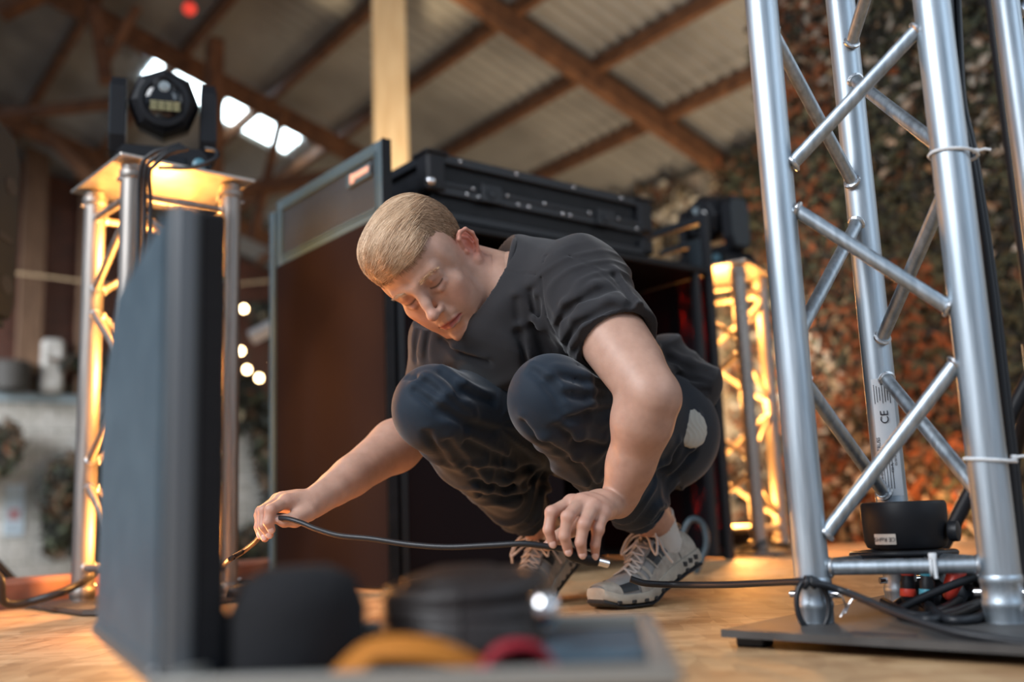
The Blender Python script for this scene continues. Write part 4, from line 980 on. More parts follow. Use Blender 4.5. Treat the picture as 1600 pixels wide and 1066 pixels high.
def np_mesh(name, parts_, m, parent=None, loc=(0, 0, 0)):
    vs = []; qs = []; o = 0
    for p, q in parts_: vs.append(p); qs.append(q+o); o += len(p)
    vs = np.concatenate(vs); qs = np.concatenate(qs)
    wl = worldloc(parent) if parent is not None else v3((0, 0, 0)); loc = v3(loc)
    me = bpy.data.meshes.new(name); vv = vs-wl-loc
    me.vertices.add(len(vv)); me.vertices.foreach_set('co', vv.astype(np.float32).ravel())
    me.loops.add(qs.size); me.loops.foreach_set('vertex_index', qs.astype(np.int32).ravel())
    me.polygons.add(len(qs)); me.polygons.foreach_set('loop_start', np.arange(0, qs.size, 4, dtype=np.int32)); me.polygons.foreach_set('loop_total', np.full(len(qs), 4, np.int32))
    me.update(); me.validate(); me.shade_smooth()
    for q in (m if isinstance(m, (list, tuple)) else [m]): me.materials.append(q)
    ob = bpy.data.objects.new(name, me); COL.objects.link(ob); ob.location = [float(q) for q in loc]
    if parent is not None: ob.parent = parent
    return ob, vs
def smooth_vn(ob, it=1, f=.5):
    md = ob.modifiers.new('smooth', 'SMOOTH'); md.iterations = it; md.factor = f

# joints ------------------------------------------------------------
shL = P(902, 452, 1.56); elL = P(1018, 612, 1.40); wrL = P(965, 785, 1.49)
shR = P(700, 535, 1.70); elR = P(662, 668, 1.83); wrR = P(488, 787, 1.62)
knL = P(866, 628, 1.49); anL = P(1014, 816, 1.84); hpL = P(1030, 672, 1.84)
knR = P(682, 640, 1.58); anR = P(818, 818, 1.94); hpR = P(905, 668, 1.96)
neck0 = P(800, 440, 1.62)
TOEL = G(932, 955); TOER = G(778, 953)
HS = .90; Hm = np.array([[-.775, -.1039, -.6234], [.5132, -.6791, -.5248], [-.3688, -.7266, .5796]])
u_, s_, vt_ = np.linalg.svd(Hm); Hm = u_@vt_
Hc = P(676.7, 419.5, 1.585)
def HP(x, y, z): return Hc+Hm@(v3((x, y, z))*HS)     # head frame: x to his right, y forward, z up
def h3(*a): return v3(a)*HS

def shoe_frame(toe, hint, heel_z, Ls=.275):
    fd = v3((toe[0]-hint[0], toe[1]-hint[1], 0)); fd /= np.linalg.norm(fd); ly_ = np.cross((0, 0, 1), fd)
    ball = .66*Ls; th_ = math.asin(min(.6, heel_z/ball)); org = v3((toe[0], toe[1], 0))-fd*((Ls-ball)+ball*math.cos(th_))
    def W(x, y, z):
        dx = ball-x
        if dx < 0: q = (ball*math.cos(th_)-dx, z)
        else: a = th_*min(1, dx/.05); q = (ball*math.cos(th_)-dx*math.cos(a)+z*math.sin(a), dx*math.sin(a)+z*math.cos(a))
        return org+fd*q[0]+ly_*y+v3((0, 0, q[1]+.001))
    return W, fd, ly_, Ls, ball
HL, HR, HZ = P(1035, 816, 1.90), P(850, 816, 2.02), .060
anL = shoe_frame(TOEL, HL, HZ)[0](.062, 0, .112); anR = shoe_frame(TOER, HR, HZ)[0](.062, 0, .112)
# skin material: natural colour differences are stored per vertex
sk = mat('skin', (.6, .36, .27), .48, 0, .4, sss=.12)
vc = N(sk, 'ShaderNodeVertexColor'); vc.layer_name = 'tint'
nz = N(sk, 'ShaderNodeTexNoise'); nz.inputs['Scale'].default_value = 55; nz.inputs['Detail'].default_value = 5
tc = N(sk, 'ShaderNodeTexCoord'); L(sk, tc.outputs['Object'], nz.inputs['Vector'])
rr = ramp(sk, [(.3, (.90, .86, .84)), (.7, (1.05, 1.03, 1.02))]); L(sk, nz.outputs['Fac'], rr.inputs[0])
mu = N(sk, 'ShaderNodeMix', data_type='RGBA', blend_type='MULTIPLY'); mu.inputs['Factor'].default_value = 1
L(sk, vc.outputs['Color'], mu.inputs['A']); L(sk, rr.outputs[0], mu.inputs['B']); L(sk, mu.outputs['Result'], bsdf(sk).inputs['Base Color'])
n2 = N(sk, 'ShaderNodeTexNoise'); n2.inputs['Scale'].default_value = 420; n2.inputs['Detail'].default_value = 3; L(sk, tc.outputs['Object'], n2.inputs['Vector'])
bm_ = N(sk, 'ShaderNodeBump'); bm_.inputs['Strength'].default_value = .18; bm_.inputs['Distance'].default_value = .0012; L(sk, n2.outputs['Fac'], bm_.inputs['Height']); L(sk, bm_.outputs[0], bsdf(sk).inputs['Normal'])
bsdf(sk).inputs['Subsurface Radius'].default_value = (.02, .008, .004); bsdf(sk).inputs['Subsurface Scale'].default_value = .35

def build_head():
    F = Field(Hc-.19, Hc+.19+v3((.06, .04, .02)), .0013)
    E = lambda c, r, k=.01, op='add', rot=None: F.ell(HP(*c), v3(r)*HS, Hm if rot is None else Hm@rot, k*HS, op)
    C = lambda a, b_, r0, r1, k=.01, op='add': F.rc(HP(*a), HP(*b_), r0*HS, r1*HS, k*HS, op)
    E((0, -.015, .050), (.077, .100, .084), .02)
    E((0, .050, .062), (.060, .043, .052), .03)            # forehead
    E((0, .036, -.010), (.062, .058, .085), .03)           # mid face
    E((0, .048, -.070), (.043, .042, .042), .03)           # jaw front
    for s in (-1, 1):
        C((s*.060, .002, -.044), (s*.031, .062, -.094), .016, .017, .02)    # jaw line
        E((s*.060, -.002, -.030), (.016, .024, .034), .025)
        E((s*.043, .066, -.018), (.023, .018, .019), .02)  # cheek bone
        E((s*.034, .064, -.048), (.022, .022, .028), .025)  # cheek
        E((s*.063, .034, .030), (.012, .026, .030), .02)
    E((0, .082, -.098), (.022, .016, .016), .018)          # chin
    for s in (-1, 1): E((s*.010, .086, -.100), (.010, .010, .010), .012)
    C((-.042, .080, .031), (-.012, .0935, .027), .0095, .0095, .014); C((.042, .080, .031), (.012, .0935, .027), .0095, .0095, .014)
    for s in (-1, 1): E((s*.0315, .108, .012), (.020, .020, .0135), .018, 'sub')      # sockets
    for s in (-1, 1):
        E((s*.0315, .0758, .0090), (.0150, .0148, .0108), .008)      # lid covered eye
        C((s*.018, .0870, .0190), (s*.0315, .0900, .0215), .0016, .0020, .010); C((s*.0315, .0900, .0215), (s*.047, .0810, .0165), .0020, .0018, .010)   # upper lid fold
        C((s*.020, .0890, -.0005), (s*.032, .0905, -.0035), .0024, .0028, .008); C((s*.032, .0905, -.0035), (s*.044, .083, .000), .0028, .0022, .008)   # lower lid
        C((s*.020, .0945, .0062), (s*.0315, .0975, .0040), .0011, .0013, .0025, 'sub'); C((s*.0315, .0975, .0040), (s*.0445, .0888, .0058), .0013, .0011, .0025, 'sub')  # lash line
    C((0, .094, .024), (0, .108, -.004), .0085, .0085, .012)       # nose bridge
    C((0, .106, -.004), (0, .120, -.023), .0078, .0092, .008)
    E((0, .1205, -.025), (.0098, .0098, .0088), .006)
    for s in (-1, 1):
        E((s*.0108, .1040, -.0290), (.0058, .0100, .0060), .010)
        E((s*.0066, .111, -.0375), (.0034, .0052, .0036), .003, 'sub')
    E((0, .094, -.050), (.020, .010, .014), .012)
    # lips
    for s in (-1, 1):
        C((s*.004, .1015, -.0565), (s*.014, .0975, -.0590), .0050, .0042, .004); C((s*.014, .0975, -.0590), (s*.0245, .0890, -.0630), .0042, .0022, .004)
        C((0, .1000, -.0690), (s*.012, .0965, -.0685), .0060, .0052, .004); C((s*.012, .0965, -.0685), (s*.0235, .0885, -.0645), .0052, .0022, .004)
        C((0, .1065, -.0632), (s*.012, .1020, -.0632), .0011, .0011, .0022, 'sub'); C((s*.012, .1020, -.0632), (s*.026, .0905, -.0640), .0011, .0014, .0022, 'sub')
    C((-.004, .1040, -.050), (-.003, .097, -.044), .002, .002, .004, 'sub') if False else None
    E((0, .0985, -.0815), (.016, .0055, .0045), .008, 'sub')
    # ears
    for s in (-1, 1):
        a = .30; rx = np.array([[math.cos(s*.50), -math.sin(s*.50), 0], [math.sin(s*.50), math.cos(s*.50), 0], [0, 0, 1]])
        tilt = np.array([[1, 0, 0], [0, math.cos(.15), -math.sin(.15)], [0, math.sin(.15), math.cos(.15)]]); Re = rx@tilt
        cE = v3((s*.0775, -.002, -.004))
        def EP(x, y, z): return tuple(cE+Re@v3((s*x, y, z)))
        E(EP(.003, -.004, .0), (.0050, .0185, .0315), .006, rot=Re)
        ring = [(.006, .010, .006), (.010, .009, .022), (.013, .000, .031), (.015, -.012, .028), (.015, -.019, .014), (.012, -.018, -.002), (.008, -.011, -.018), (.005, -.001, -.030)]
        for i in range(len(ring)-1): C(EP(*ring[i]), EP(*ring[i+1]), .0036, .0036, .003)
        E(EP(.007, .001, -.029), (.0055, .008, .009), .005, rot=Re)
        inner = [(.007, -.002, .020), (.009, -.009, .012), (.009, -.010, .0), (.007, -.005, -.012)]
        for i in range(3): C(EP(*inner[i]), EP(*inner[i+1]), .0024, .0024, .003)
        E(EP(.013, .000, -.002), (.0085, .0075, .012), .003, 'sub', rot=Re)
        
        E(EP(.006, .009, -.004), (.004, .004, .006), .003, rot=Re)
    # neck
    nb = neck0+v3((.0, .0, -.02)); top = HP(0, -.035, -.035)
    F.rc(HP(0, -.042, -.030), nb, .049, .064, .018); F.rc(HP(0, .000, -.070), neck0+(HP(0, .05, -.09)-HP(0, 0, -.09))*.6, .026, .034, .015)
    sc0 = HP(-.060, -.030, -.040); F.rc(sc0, neck0+(HP(0, .10, -.2)-HP(0, 0, -.2))*.5, .012, .010, .02)     # neck muscle
    return F
hd_ = build_head(); head_mesh = hd_.mesh()

def hand(F, wr, mcps, pips, dips, tips, thumb, r=.0088, k=.004):
    """palm from wrist to the four knuckles, then separate tapering fingers"""
    for i, (m, p, d, t) in enumerate(zip(mcps, pips, dips, tips)):
        F.rc(wr+(m-wr)*.15, m, .0145, .0115, .012)
        F.rc(m, p, .0105 if i < 3 else .0095, .0090 if i < 3 else .0080, k)
        F.ell(p, (r*1.04,)*3, None, .003); F.rc(p, d, .0086 if i < 3 else .0076, .0077 if i < 3 else .0068, k*.6); F.rc(d, t, .0078 if i < 3 else .0068, .0064 if i < 3 else .0057, k*.6)
        F.ell(m, (.0108,)*3, None, .006)
    for i in range(3): F.rc((mcps[i]+wr)/2, (mcps[i+1]+wr)/2, .014, .014, .012); F.rc(mcps[i]*.8+wr*.2, mcps[i+1]*.8+wr*.2, .0105, .0105, .010)
    F.rc(thumb[0], thumb[1], .0165, .0125, .010); F.rc(thumb[1], thumb[2], .0112, .0100, .004); F.rc(thumb[2], thumb[3], .0100, .0072, .003)

def build_armR():
    lo = np.minimum.reduce([shR, elR, wrR, P(395, 850, 1.6)])-.07; hi = np.maximum.reduce([shR, elR, wrR])+.09
    F = Field(lo, hi, .0017)
    F.rc(shR, elR, .052, .042, .02); F.rc(shR+(elR-shR)*.35+v3((0, -.01, 0)), elR+(shR-elR)*.2, .046, .036, .02)
    q = elR+(wrR-elR)*.28; F.rc(elR, q, .040, .043, .02); F.rc(q, elR+(wrR-elR)*.68, .043, .030, .02)
    F.rc(elR+(wrR-elR)*.68, wrR, .030, .0245, .015); F.rc(q+v3((0, -.008, .008)), elR+(wrR-elR)*.8, .034, .022, .02)
    wv = (wrR-elR)/np.linalg.norm(wrR-elR)
    # knuckles: index nearest the camera
    mc = [P(447, 784, 1.585), P(440, 781, 1.605), P(434, 783, 1.625), P(430, 788, 1.642)]
    pi_ = [P(423, 797, 1.558), P(413, 798, 1.578), P(408, 800, 1.598), P(406, 805, 1.615)]
    di = [P(419, 816, 1.556), P(412, 822, 1.572), P(408, 824, 1.590), P(404, 824, 1.603)]
    ti = [P(424, 828, 1.562), P(421, 836, 1.576), P(414, 841, 1.588), P(407, 838, 1.600)]
    th_ = [P(480, 800, 1.60), P(461, 812, 1.580), P(444, 814, 1.568), P(434, 812, 1.564)]
    hand(F, wrR, mc, pi_, di, ti, th_)
    # tendons and veins over the wrist
    F.chain([elR+(wrR-elR)*.45+v3((.0, -.012, .030)), elR+(wrR-elR)*.75+v3((0, -.010, .022)), wrR+v3((0, -.006, .020))], [.003, .0035, .003], .008)
    return F, dict(mc=mc, pi=pi_, di=di, ti=ti, th=th_)
fR, jR = build_armR(); armR_mesh = fR.mesh()
def build_armL():
    lo = np.minimum.reduce([shL, elL, wrL, P(840, 890, 1.40)])-.07; hi = np.maximum.reduce([shL, elL, wrL])+.09
    F = Field(lo, hi, .0017)
    F.rc(shL, elL, .054, .037, .02)
    F.rc(shL+(elL-shL)*.40+v3((-.012, -.012, 0)), shL+(elL-shL)*.85+v3((-.006, -.008, -.006)), .042, .036, .025)   # biceps
    F.rc(shL+(elL-shL)*.30+v3((.014, .008, .006)), shL+(elL-shL)*.75+v3((.010, .004, .004)), .040, .031, .025)   # triceps
    ev = (elL-wrL); ol = elL+v3((.020, .004, -.014)); F.ell(ol, (.018, .020, .022), None, .02)                     # elbow point
    q = elL+(wrL-elL)*.25; F.rc(elL+v3((-.004, -.004, -.01)), q+v3((-.004, -.006, 0)), .036, .0385, .02); F.rc(q+v3((-.004, -.006, 0)), elL+(wrL-elL)*.65, .0385, .030, .02)
    F.rc(elL+(wrL-elL)*.65, wrL, .030, .0245, .02); F.rc(q+v3((.008, 0, -.010)), elL+(wrL-elL)*.9+v3((.005, 0, 0)), .030, .020, .02)
    mc = [P(893, 786, 1.425), P(908, 785, 1.410), P(926, 792, 1.405), P(942, 802, 1.410)]
    pi_ = [P(862, 801, 1.400), P(887, 808, 1.376), P(912, 820, 1.378), P(934, 828, 1.392)]
    di = [P(857, 828, 1.396), P(882, 838, 1.376), P(907, 848, 1.378), P(930, 852, 1.392)]
    ti = [P(864, 850, 1.402), P(888, 862, 1.386), P(910, 866, 1.388), P(930, 868, 1.400)]
    th_ = [P(930, 806, 1.462), P(893, 826, 1.452), P(869, 842, 1.438), P(855, 854, 1.424)]
    hand(F, wrL, mc, pi_, di, ti, th_, .0092)
    F.chain([elL+(wrL-elL)*.35+v3((-.030, -.022, .0)), elL+(wrL-elL)*.6+v3((-.012, -.028, .0)), elL+(wrL-elL)*.85+v3((-.004, -.024, .0))], [.0030, .0036, .003], .010)
    return F, dict(mc=mc, pi=pi_, di=di, ti=ti, th=th_)
fL, jL = build_armL(); armL_mesh = fL.mesh()

# torso line
chest = P(812, 498, 1.66); belly = P(915, 590, 1.76); pelv = P(985, 655, 1.90)
def build_core():
    F = Field((-.32, 1.30, .0), (.50, 2.10, .66), .0045)
    F.chain([chest, belly, pelv], [.090, .088, .098], .03)
    F.rc(neck0+v3((0, 0, -.01)), chest, .060, .085, .03); F.rc(shL+v3((-.02, .02, -.02)), chest, .055, .08, .03); F.rc(shR+v3((.02, 0, 0)), chest, .050, .08, .03)
    for h_, k_, a in ((hpL, knL, anL), (hpR, knR, anR)):
        F.rc(pelv, h_, .10, .08, .03); F.rc(h_, k_, .070, .042, .02); F.rc(k_, k_+(a-k_)*.35, .042, .042, .02); F.rc(k_+(a-k_)*.35, a, .042, .035, .02)
        F.rc(a+(k_-a)*.1, a, .036, .035, .01)
    return F
cf = build_core()
for a, toe, hh in ((anL, TOEL, HL), (anR, TOER, HR)):
    W_ = shoe_frame(toe, hh, HZ)[0]; cf.rc(a, W_(.055, 0, .06), .033, .028, .01); cf.rc(W_(.055, 0, .06), W_(.12, 0, .045), .024, .018, .01)
core_mesh = cf.mesh()
feet = v3(((anL[0]+anR[0])/2, (anL[1]+anR[1])/2, 0))
man, allv = np_mesh('person', [head_mesh, armR_mesh, armL_mesh, core_mesh], sk, None, feet)
tag(man, 'young man in dark t-shirt and navy trousers crouching, pulling a black cable along the floor', 'person')
# natural skin tints
col = np.tile(np.array([.53, .325, .245, 1.]), (len(allv), 1))
loc_ = ((allv-Hc)@Hm)/HS
def tint(mask, c): 
    for i in range(3): col[:, i] = col[:, i]*(1-mask)+c[i]*mask
def sm(x, a, b_): t = np.clip((x-a)/(b_-a), 0, 1); return t*t*(3-2*t)
nearh = np.linalg.norm(allv-Hc, axis=1) < .17
def blob(c, r): return np.where(nearh, np.exp(-np.sum(((loc_-v3(c))/v3(r))**2, axis=1)), 0)
for s in (-1, 1): tint(.38*blob((s*.045, .075, -.03), (.022, .03, .022)), (.62, .27, .20)); tint(.75*blob((s*.088, -.006, .0), (.018, .026, .036)), (.66, .17, .12)); tint(.4*blob((s*.0315, .09, .008), (.020, .02, .014)), (.50, .24, .19))
tint(.40*blob((0, .122, -.026), (.016, .016, .014)), (.64, .28, .21))
lipm = np.where(nearh & (np.abs(loc_[:, 0]) < .0255) & (loc_[:, 1] > .080), np.exp(-((loc_[:, 2]+.0632+.0*loc_[:, 0])/(.0068*(1-.5*(loc_[:, 0]/.026)**2)))**4), 0)
tint(.88*lipm, (.46, .11, .10))
lash = np.zeros(len(allv))
for s in (-1, 1):
    x = (s*loc_[:, 0]-.032); cz = .0045+.0022*(x/.0125)**2
    lash = np.maximum(lash, np.where(nearh & (np.abs(x) < .0145) & (loc_[:, 1] > .07), np.exp(-((loc_[:, 2]-cz)/.0016)**2), 0))
tint(.92*lash, (.07, .035, .025))
slit = np.where(nearh & (np.abs(loc_[:, 0]) < .025) & (loc_[:, 1] > .08), np.exp(-((loc_[:, 2]+.0634)/.0013)**2), 0); tint(.8*slit, (.16, .03, .03))
for J_ in (jR, jL):
    for kk, rd in (('mc', .012), ('pi', .011), ('di', .009), ('ti', .011)):
        for q in J_[kk]: tint(.38*np.exp(-np.sum((allv-q)**2, axis=1)/rd**2), (.66, .27, .20))
ca_ = man.data.color_attributes.new('tint', 'FLOAT_COLOR', 'POINT'); ca_.data.foreach_set('color', col.astype(np.float32).ravel())

# nails
nail = mat('nail', (.72, .47, .40), .3, 0, .5)
for J_, cam_side in ((jR, v3((0, -1, .1))), (jL, v3((-.1, -1, .1)))):
    for d_, t_ in zip(J_['di']+[J_['th'][2]], J_['ti']+[J_['th'][3]]):
        ax_ = (t_-d_)/np.linalg.norm(t_-d_); n_ = cam_side-ax_*(cam_side@ax_); n_ /= np.linalg.norm(n_); sd = np.cross(ax_, n_)
        F = Field(t_-.016, t_+.016, .0006); F.ell(t_-ax_*.001+n_*.0050, (.0048, .0022, .0062), np.array([sd, n_, ax_]).T, .001)
        np_mesh('fingernail', [F.mesh()], nail, man)

# hair: a scalp cap with combed strands on top
hairm = mat('blond_hair', (.34, .22, .12), .55, 0, .35)
nh = N(hairm, 'ShaderNodeTexNoise'); nh.inputs['Scale'].default_value = 60; tch = N(hairm, 'ShaderNodeTexCoord'); L(hairm, tch.outputs['Object'], nh.inputs['Vector'])
rh = ramp(hairm, [(.35, (.17, .10, .055)), (.65, (.34, .23, .14))]); L(hairm, nh.outputs['Fac'], rh.inputs[0]); L(hairm, rh.outputs[0], bsdf(hairm).inputs['Base Color'])  # cap darker than the strands, painting the shade between them
sideh = mat('cropped_hair', (.16, .095, .05), .6, 0, .3)
def hairline(x, y, z):
    """>0 inside the hair zone (head frame)"""
    ang = np.abs(x)
    front = .058+.030*np.clip((y-.02)/.08, 0, 1)+.010*np.clip(.035-ang, 0, .035)/.035*-1            # height of the line at the front
    temple = np.clip((ang-.045)/.02, 0, 1)
    line_f = np.where(y > .045, .066+.012*temple, 0)
    side = np.where(y > -.002, .028+np.clip(y, 0, .06)*.42, -.02-.05*np.clip((-y-.0)/.06, 0, 1))
    side = np.where((y > -.002) & (y < .022) & (ang > .06), .002+(y+.002)*.6, side)               # sideburn
    return z-np.maximum(np.where(y > .045, line_f, -1), side)
def scalp_pt(th_, ph):
    c = v3((0, -.015, .050)); r = v3((.0785, .1020, .0865)); 
    return c+r*v3((math.sin(th_)*math.cos(ph), math.sin(th_)*math.sin(ph), math.cos(th_)))
F = Field(Hc-.16, Hc+.16, .0016)
F.ell(HP(0, -.015, .051), v3((.0800, .1035, .0880))*HS, Hm, .01)
F.ell(HP(0, .044, .072), v3((.0635, .0520, .0520))*HS, Hm, .02)
F.ell(HP(.012, .030, .098), v3((.056, .062, .040))*HS, Hm, .02)          # lifted front
X, Y, Z = F.ax[0][:, None, None]-Hc[0], F.ax[1][None, :, None]-Hc[1], F.ax[2][None, None, :]-Hc[2]
lx, ly, lz = [(X*Hm[0, i]+Y*Hm[1, i]+Z*Hm[2, i])/HS for i in range(3)]
F.d = np.maximum(F.d, -(hairline(lx, ly, lz)-.006).astype(np.float32)*.8*HS)
st = np.sin((lx*.8+ly*.25)*620+np.sin(ly*70)*2.2+np.sin(lz*90)*1.2)*.0005+np.sin((lx*.9-ly*.15+lz*.3)*280+np.sin(ly*40)*2)*.0009
top_ = np.clip((lz-.075)/.02, 0, 1); F.d = (F.d+st.astype(np.float32)*top_.astype(np.float32)).astype(np.float32)
F.rc(HP(-.047, .085, .105), HP(-.052, -.03, .128), .0022, .0022, .006, 'sub')
FH = F; capm = F.mesh(); cap, capv = np_mesh('hair', [capm], hairm, man)
Full = Field(Hc-.16, Hc+.16, .0016)
Full.ell(HP(0, -.015, .051), v3((.0800, .1035, .0880))*HS, Hm, .01); Full.ell(HP(0, .044, .072), v3((.0635, .0520, .0520))*HS, Hm, .02); Full.ell(HP(.012, .030, .098), v3((.056, .062, .040))*HS, Hm, .02); FH = Full
GR = np.gradient(FH.d.astype(np.float32), FH.h); 
def sdq(p):
    """distance and gradient of the hair surface at head frame points"""
    W_ = Hc+(p*HS)@Hm.T; ix = np.clip(np.round((W_-FH.lo)/FH.h).astype(int), 1, np.array(FH.n)-2); i, j, k = ix.T
    g = np.stack([GR[0][i, j, k], GR[1][i, j, k], GR[2][i, j, k]], 1); base = FH.lo+ix*FH.h; d_ = FH.d[i, j, k]+np.sum((W_-base)*g, 1)
    gh = g@Hm; return d_/HS, gh/(np.linalg.norm(gh, axis=1, keepdims=True)+1e-9)
def strands(name, roots, dirs, lens, m, rad=.00033, n=7, lift=.0025, curl=.0, seed=0):
    r = np.random.default_rng(seed); K_ = len(roots); Ls = np.array(lens)[:, None]
    p = np.array(roots)*1.0; d = np.array(dirs)*1.0; pos = np.zeros((K_, n, 3)); off = r.uniform(.2, 1, (K_,))
    for _ in range(3): dd_, g = sdq(p); p = p-g*np.clip(dd_, -.02, .02)[:, None]
    for i in range(n):
        dd_, g = sdq(p); t = i/(n-1); cl = .5+.5*np.sin(p[:, 0]*150-p[:, 1]*110+np.sin(p[:, 1]*30)*1.5); want = .0004+lift*(.35+.65*cl)*off*math.sin(min(1, t*1.15)*PI*.62)
        p = p-g*np.clip(dd_-want, -.01, .01)[:, None]; pos[:, i] = p
        q = d-g*np.sum(d*g, axis=1, keepdims=True); q /= np.linalg.norm(q, axis=1, keepdims=True)+1e-9
        q = q+r.normal(0, curl, q.shape); p = p+q*Ls/(n-1)
    W = Hc+(pos.reshape(-1, 3)*HS)@Hm.T-worldloc(man)
    hc = bpy.data.hair_curves.new(name); hc.add_curves([n]*K_)
    hc.position_data.foreach_set('vector', W.astype(np.float32).ravel())
    ra = np.tile(rad*np.linspace(1, .35, n), K_).astype(np.float32)
    at = hc.attributes.get('radius') or hc.attributes.new('radius', 'FLOAT', 'POINT'); at.data.foreach_set('value', ra)
    hc.materials.append(m); o = bpy.data.objects.new(name, hc); COL.objects.link(o); o.parent = man; return o
def sample_roots(cond, count, seed):
    r = np.random.default_rng(seed); out = []
    while len(out) < count:
        a = math.acos(r.uniform(-.55, 1)); ph = r.uniform(0, 2*PI); q = scalp_pt(a, ph)
        if q[1] > .03: q = q+v3((0, .004, .004))
        if cond(q): out.append(q)
    return out
strand_m = mat('blond_strands', (.62, .46, .29), .42, 0, .5)
hi_ = N(strand_m, 'ShaderNodeHairInfo'); rs_ = ramp(strand_m, [(0, (.38, .22, .12)), (.5, (.72, .49, .31)), (1, (.92, .72, .51))]); L(strand_m, hi_.outputs['Random'], rs_.inputs[0]); L(strand_m, rs_.outputs[0], bsdf(strand_m).inputs['Base Color'])
crop_m = mat('cropped_strands', (.3, .19, .1), .5, 0, .4)
hi2 = N(crop_m, 'ShaderNodeHairInfo'); rs3 = ramp(crop_m, [(0, (.16, .09, .05)), (.5, (.36, .23, .14)), (1, (.56, .38, .25))]); L(crop_m, hi2.outputs['Random'], rs3.inputs[0]); L(crop_m, rs3.outputs[0], bsdf(crop_m).inputs['Base Color'])
_r1 = np.random.default_rng(12)
topc = lambda q: hairline(*q) > .001 and q[2] > (.088 if q[1] < .03 else .070) and q[0] > -.056+_r1.normal(0, .005)
rt_ = sample_roots(topc, 20000, 3)
di_ = [v3((.75+.6*max(0, q[0]*8), .85-.3*(q[0]*8), -.1))+rng.normal(0, .10, 3) for q in rt_]
strands('hair_strands', rt_, di_, np.where(np.array([q[1] for q in rt_]) > .05, rng.uniform(.012, .034, len(rt_)), rng.uniform(.030, .055, len(rt_))), strand_m, .00034, 8, .0048, curl=.022, seed=4)
_rr = np.random.default_rng(11)
sidec = lambda q: hairline(*q) > 0 and _rr.random() < min(1, .18+float(hairline(*q))*45) and not (q[2] > (.092 if q[1] < .03 else .074) and q[0] > -.036)
rs2 = sample_roots(sidec, 18000, 5)
di2 = [v3((.0, -.35, -1.0))+rng.normal(0, .22, 3) for q in rs2]
strands('hair_strands', rs2, di2, rng.uniform(.008, .014, len(rs2)), crop_m, .00030, 4, .0030, curl=.06, seed=6)
br = []; bd = []
for s in (-1, 1):
    for k in range(260):
        t = rng.uniform(0, 1); x = s*(.014+.036*t); y = .1010-.0185*t**1.5; z = .0285+.0055*math.sin(t*2.2)+rng.normal(0, .0016)-.004*t; br.append((x, y, z)); bd.append(v3((s*1.0, -.15, .35-.5*t))+rng.normal(0, .15, 3))
r0 = np.array(br); hb = np.zeros((len(br), 4, 3))
for i in range(4): hb[:, i] = r0+np.array(bd)/np.linalg.norm(bd, axis=1)[:, None]*.0085*i/3+v3((0, .0012*i/3, 0))
W = Hc+(hb.reshape(-1, 3)*HS)@Hm.T-worldloc(man); hc = bpy.data.hair_curves.new('eyebrows'); hc.add_curves([4]*len(br)); hc.position_data.foreach_set('vector', W.astype(np.float32).ravel())
at = hc.attributes.get('radius') or hc.attributes.new('radius', 'FLOAT', 'POINT'); at.data.foreach_set('value', np.tile(.00017*np.linspace(1, .4, 4), len(br)).astype(np.float32)); hc.materials.append(strand_m)
o = bpy.data.objects.new('eyebrows', hc); COL.objects.link(o); o.parent = man

# clothing --------------------------------------------------------
def cloth(name, c0, c1, rough=.85, wv=900, sheen=.2):
    m = mat(name, c0, rough, 0, .25, sheen=sheen); noisy(m, (1, 1, 1), 7, [(.3, c0), (.7, c1)], detail=5)
    n2 = N(m, 'ShaderNodeTexNoise'); n2.inputs['Scale'].default_value = wv; tc = N(m, 'ShaderNodeTexCoord'); L(m, tc.outputs['Object'], n2.inputs['Vector'])
    b = N(m, 'ShaderNodeBump'); b.inputs['Strength'].default_value = .25; b.inputs['Distance'].default_value = .001; L(m, n2.outputs['Fac'], b.inputs['Height']); L(m, b.outputs[0], bsdf(m).inputs['Normal']); return m
shirt_m = cloth('washed_black_cotton', (.016, .016, .019), (.027, .026, .029))
pants_m = cloth('navy_twill', (.007, .015, .027), (.012, .024, .040), .72)
hemL = shL+(elL-shL)*.56; hemR = shR+(elR-shR)*.55; dL = (elL-shL)/np.linalg.norm(elL-shL); dR = (elR-shR)/np.linalg.norm(elR-shR)
def surf(F, u, v, Y0=1.15, Y1=2.15):
    Ys = np.arange(Y0, Y1, F.h*.4); d = aF+(u-800)/FOC*aR+(533-v)/FOC*aU; p = aO+d[None]*(Ys/d[1])[:, None]
    ix = np.round((p-F.lo)/F.h).astype(int); ok = np.all((ix >= 0) & (ix < np.array(F.n)), axis=1); val = np.full(len(Ys), 1.)
    val[ok] = F.d[ix[ok, 0], ix[ok, 1], ix[ok, 2]]; h = np.nonzero(val < 0)[0]
    return None if len(h) == 0 else p[h[0]]
def folds(F, lines, r=.0042, k=.016, ridge=6.):
    """each fold is a soft groove with a soft ridge beside it, laid on the cloth surface"""
    for ln in lines:
        pts = [surf(F, u, v) for u, v in ln]; up_ = [surf(F, u, v-ridge*1.6) for u, v in ln]
        for i in range(len(pts)-1):
            a, b_ = pts[i], pts[i+1]; w0 = .45 if i == 0 else 1.; w1 = .45 if i == len(pts)-2 else 1.
            c, d = up_[i], up_[i+1]
            if c is not None and d is not None and np.linalg.norm(c-d) < .12: F.rc(c+v3((0, .004, 0)), d+v3((0, .004, 0)), r*1.25*w0, r*1.25*w1, k)
            if a is not None and b_ is not None and np.linalg.norm(a-b_) < .12: F.rc(a, b_, r*w0, r*w1, k, 'sub')
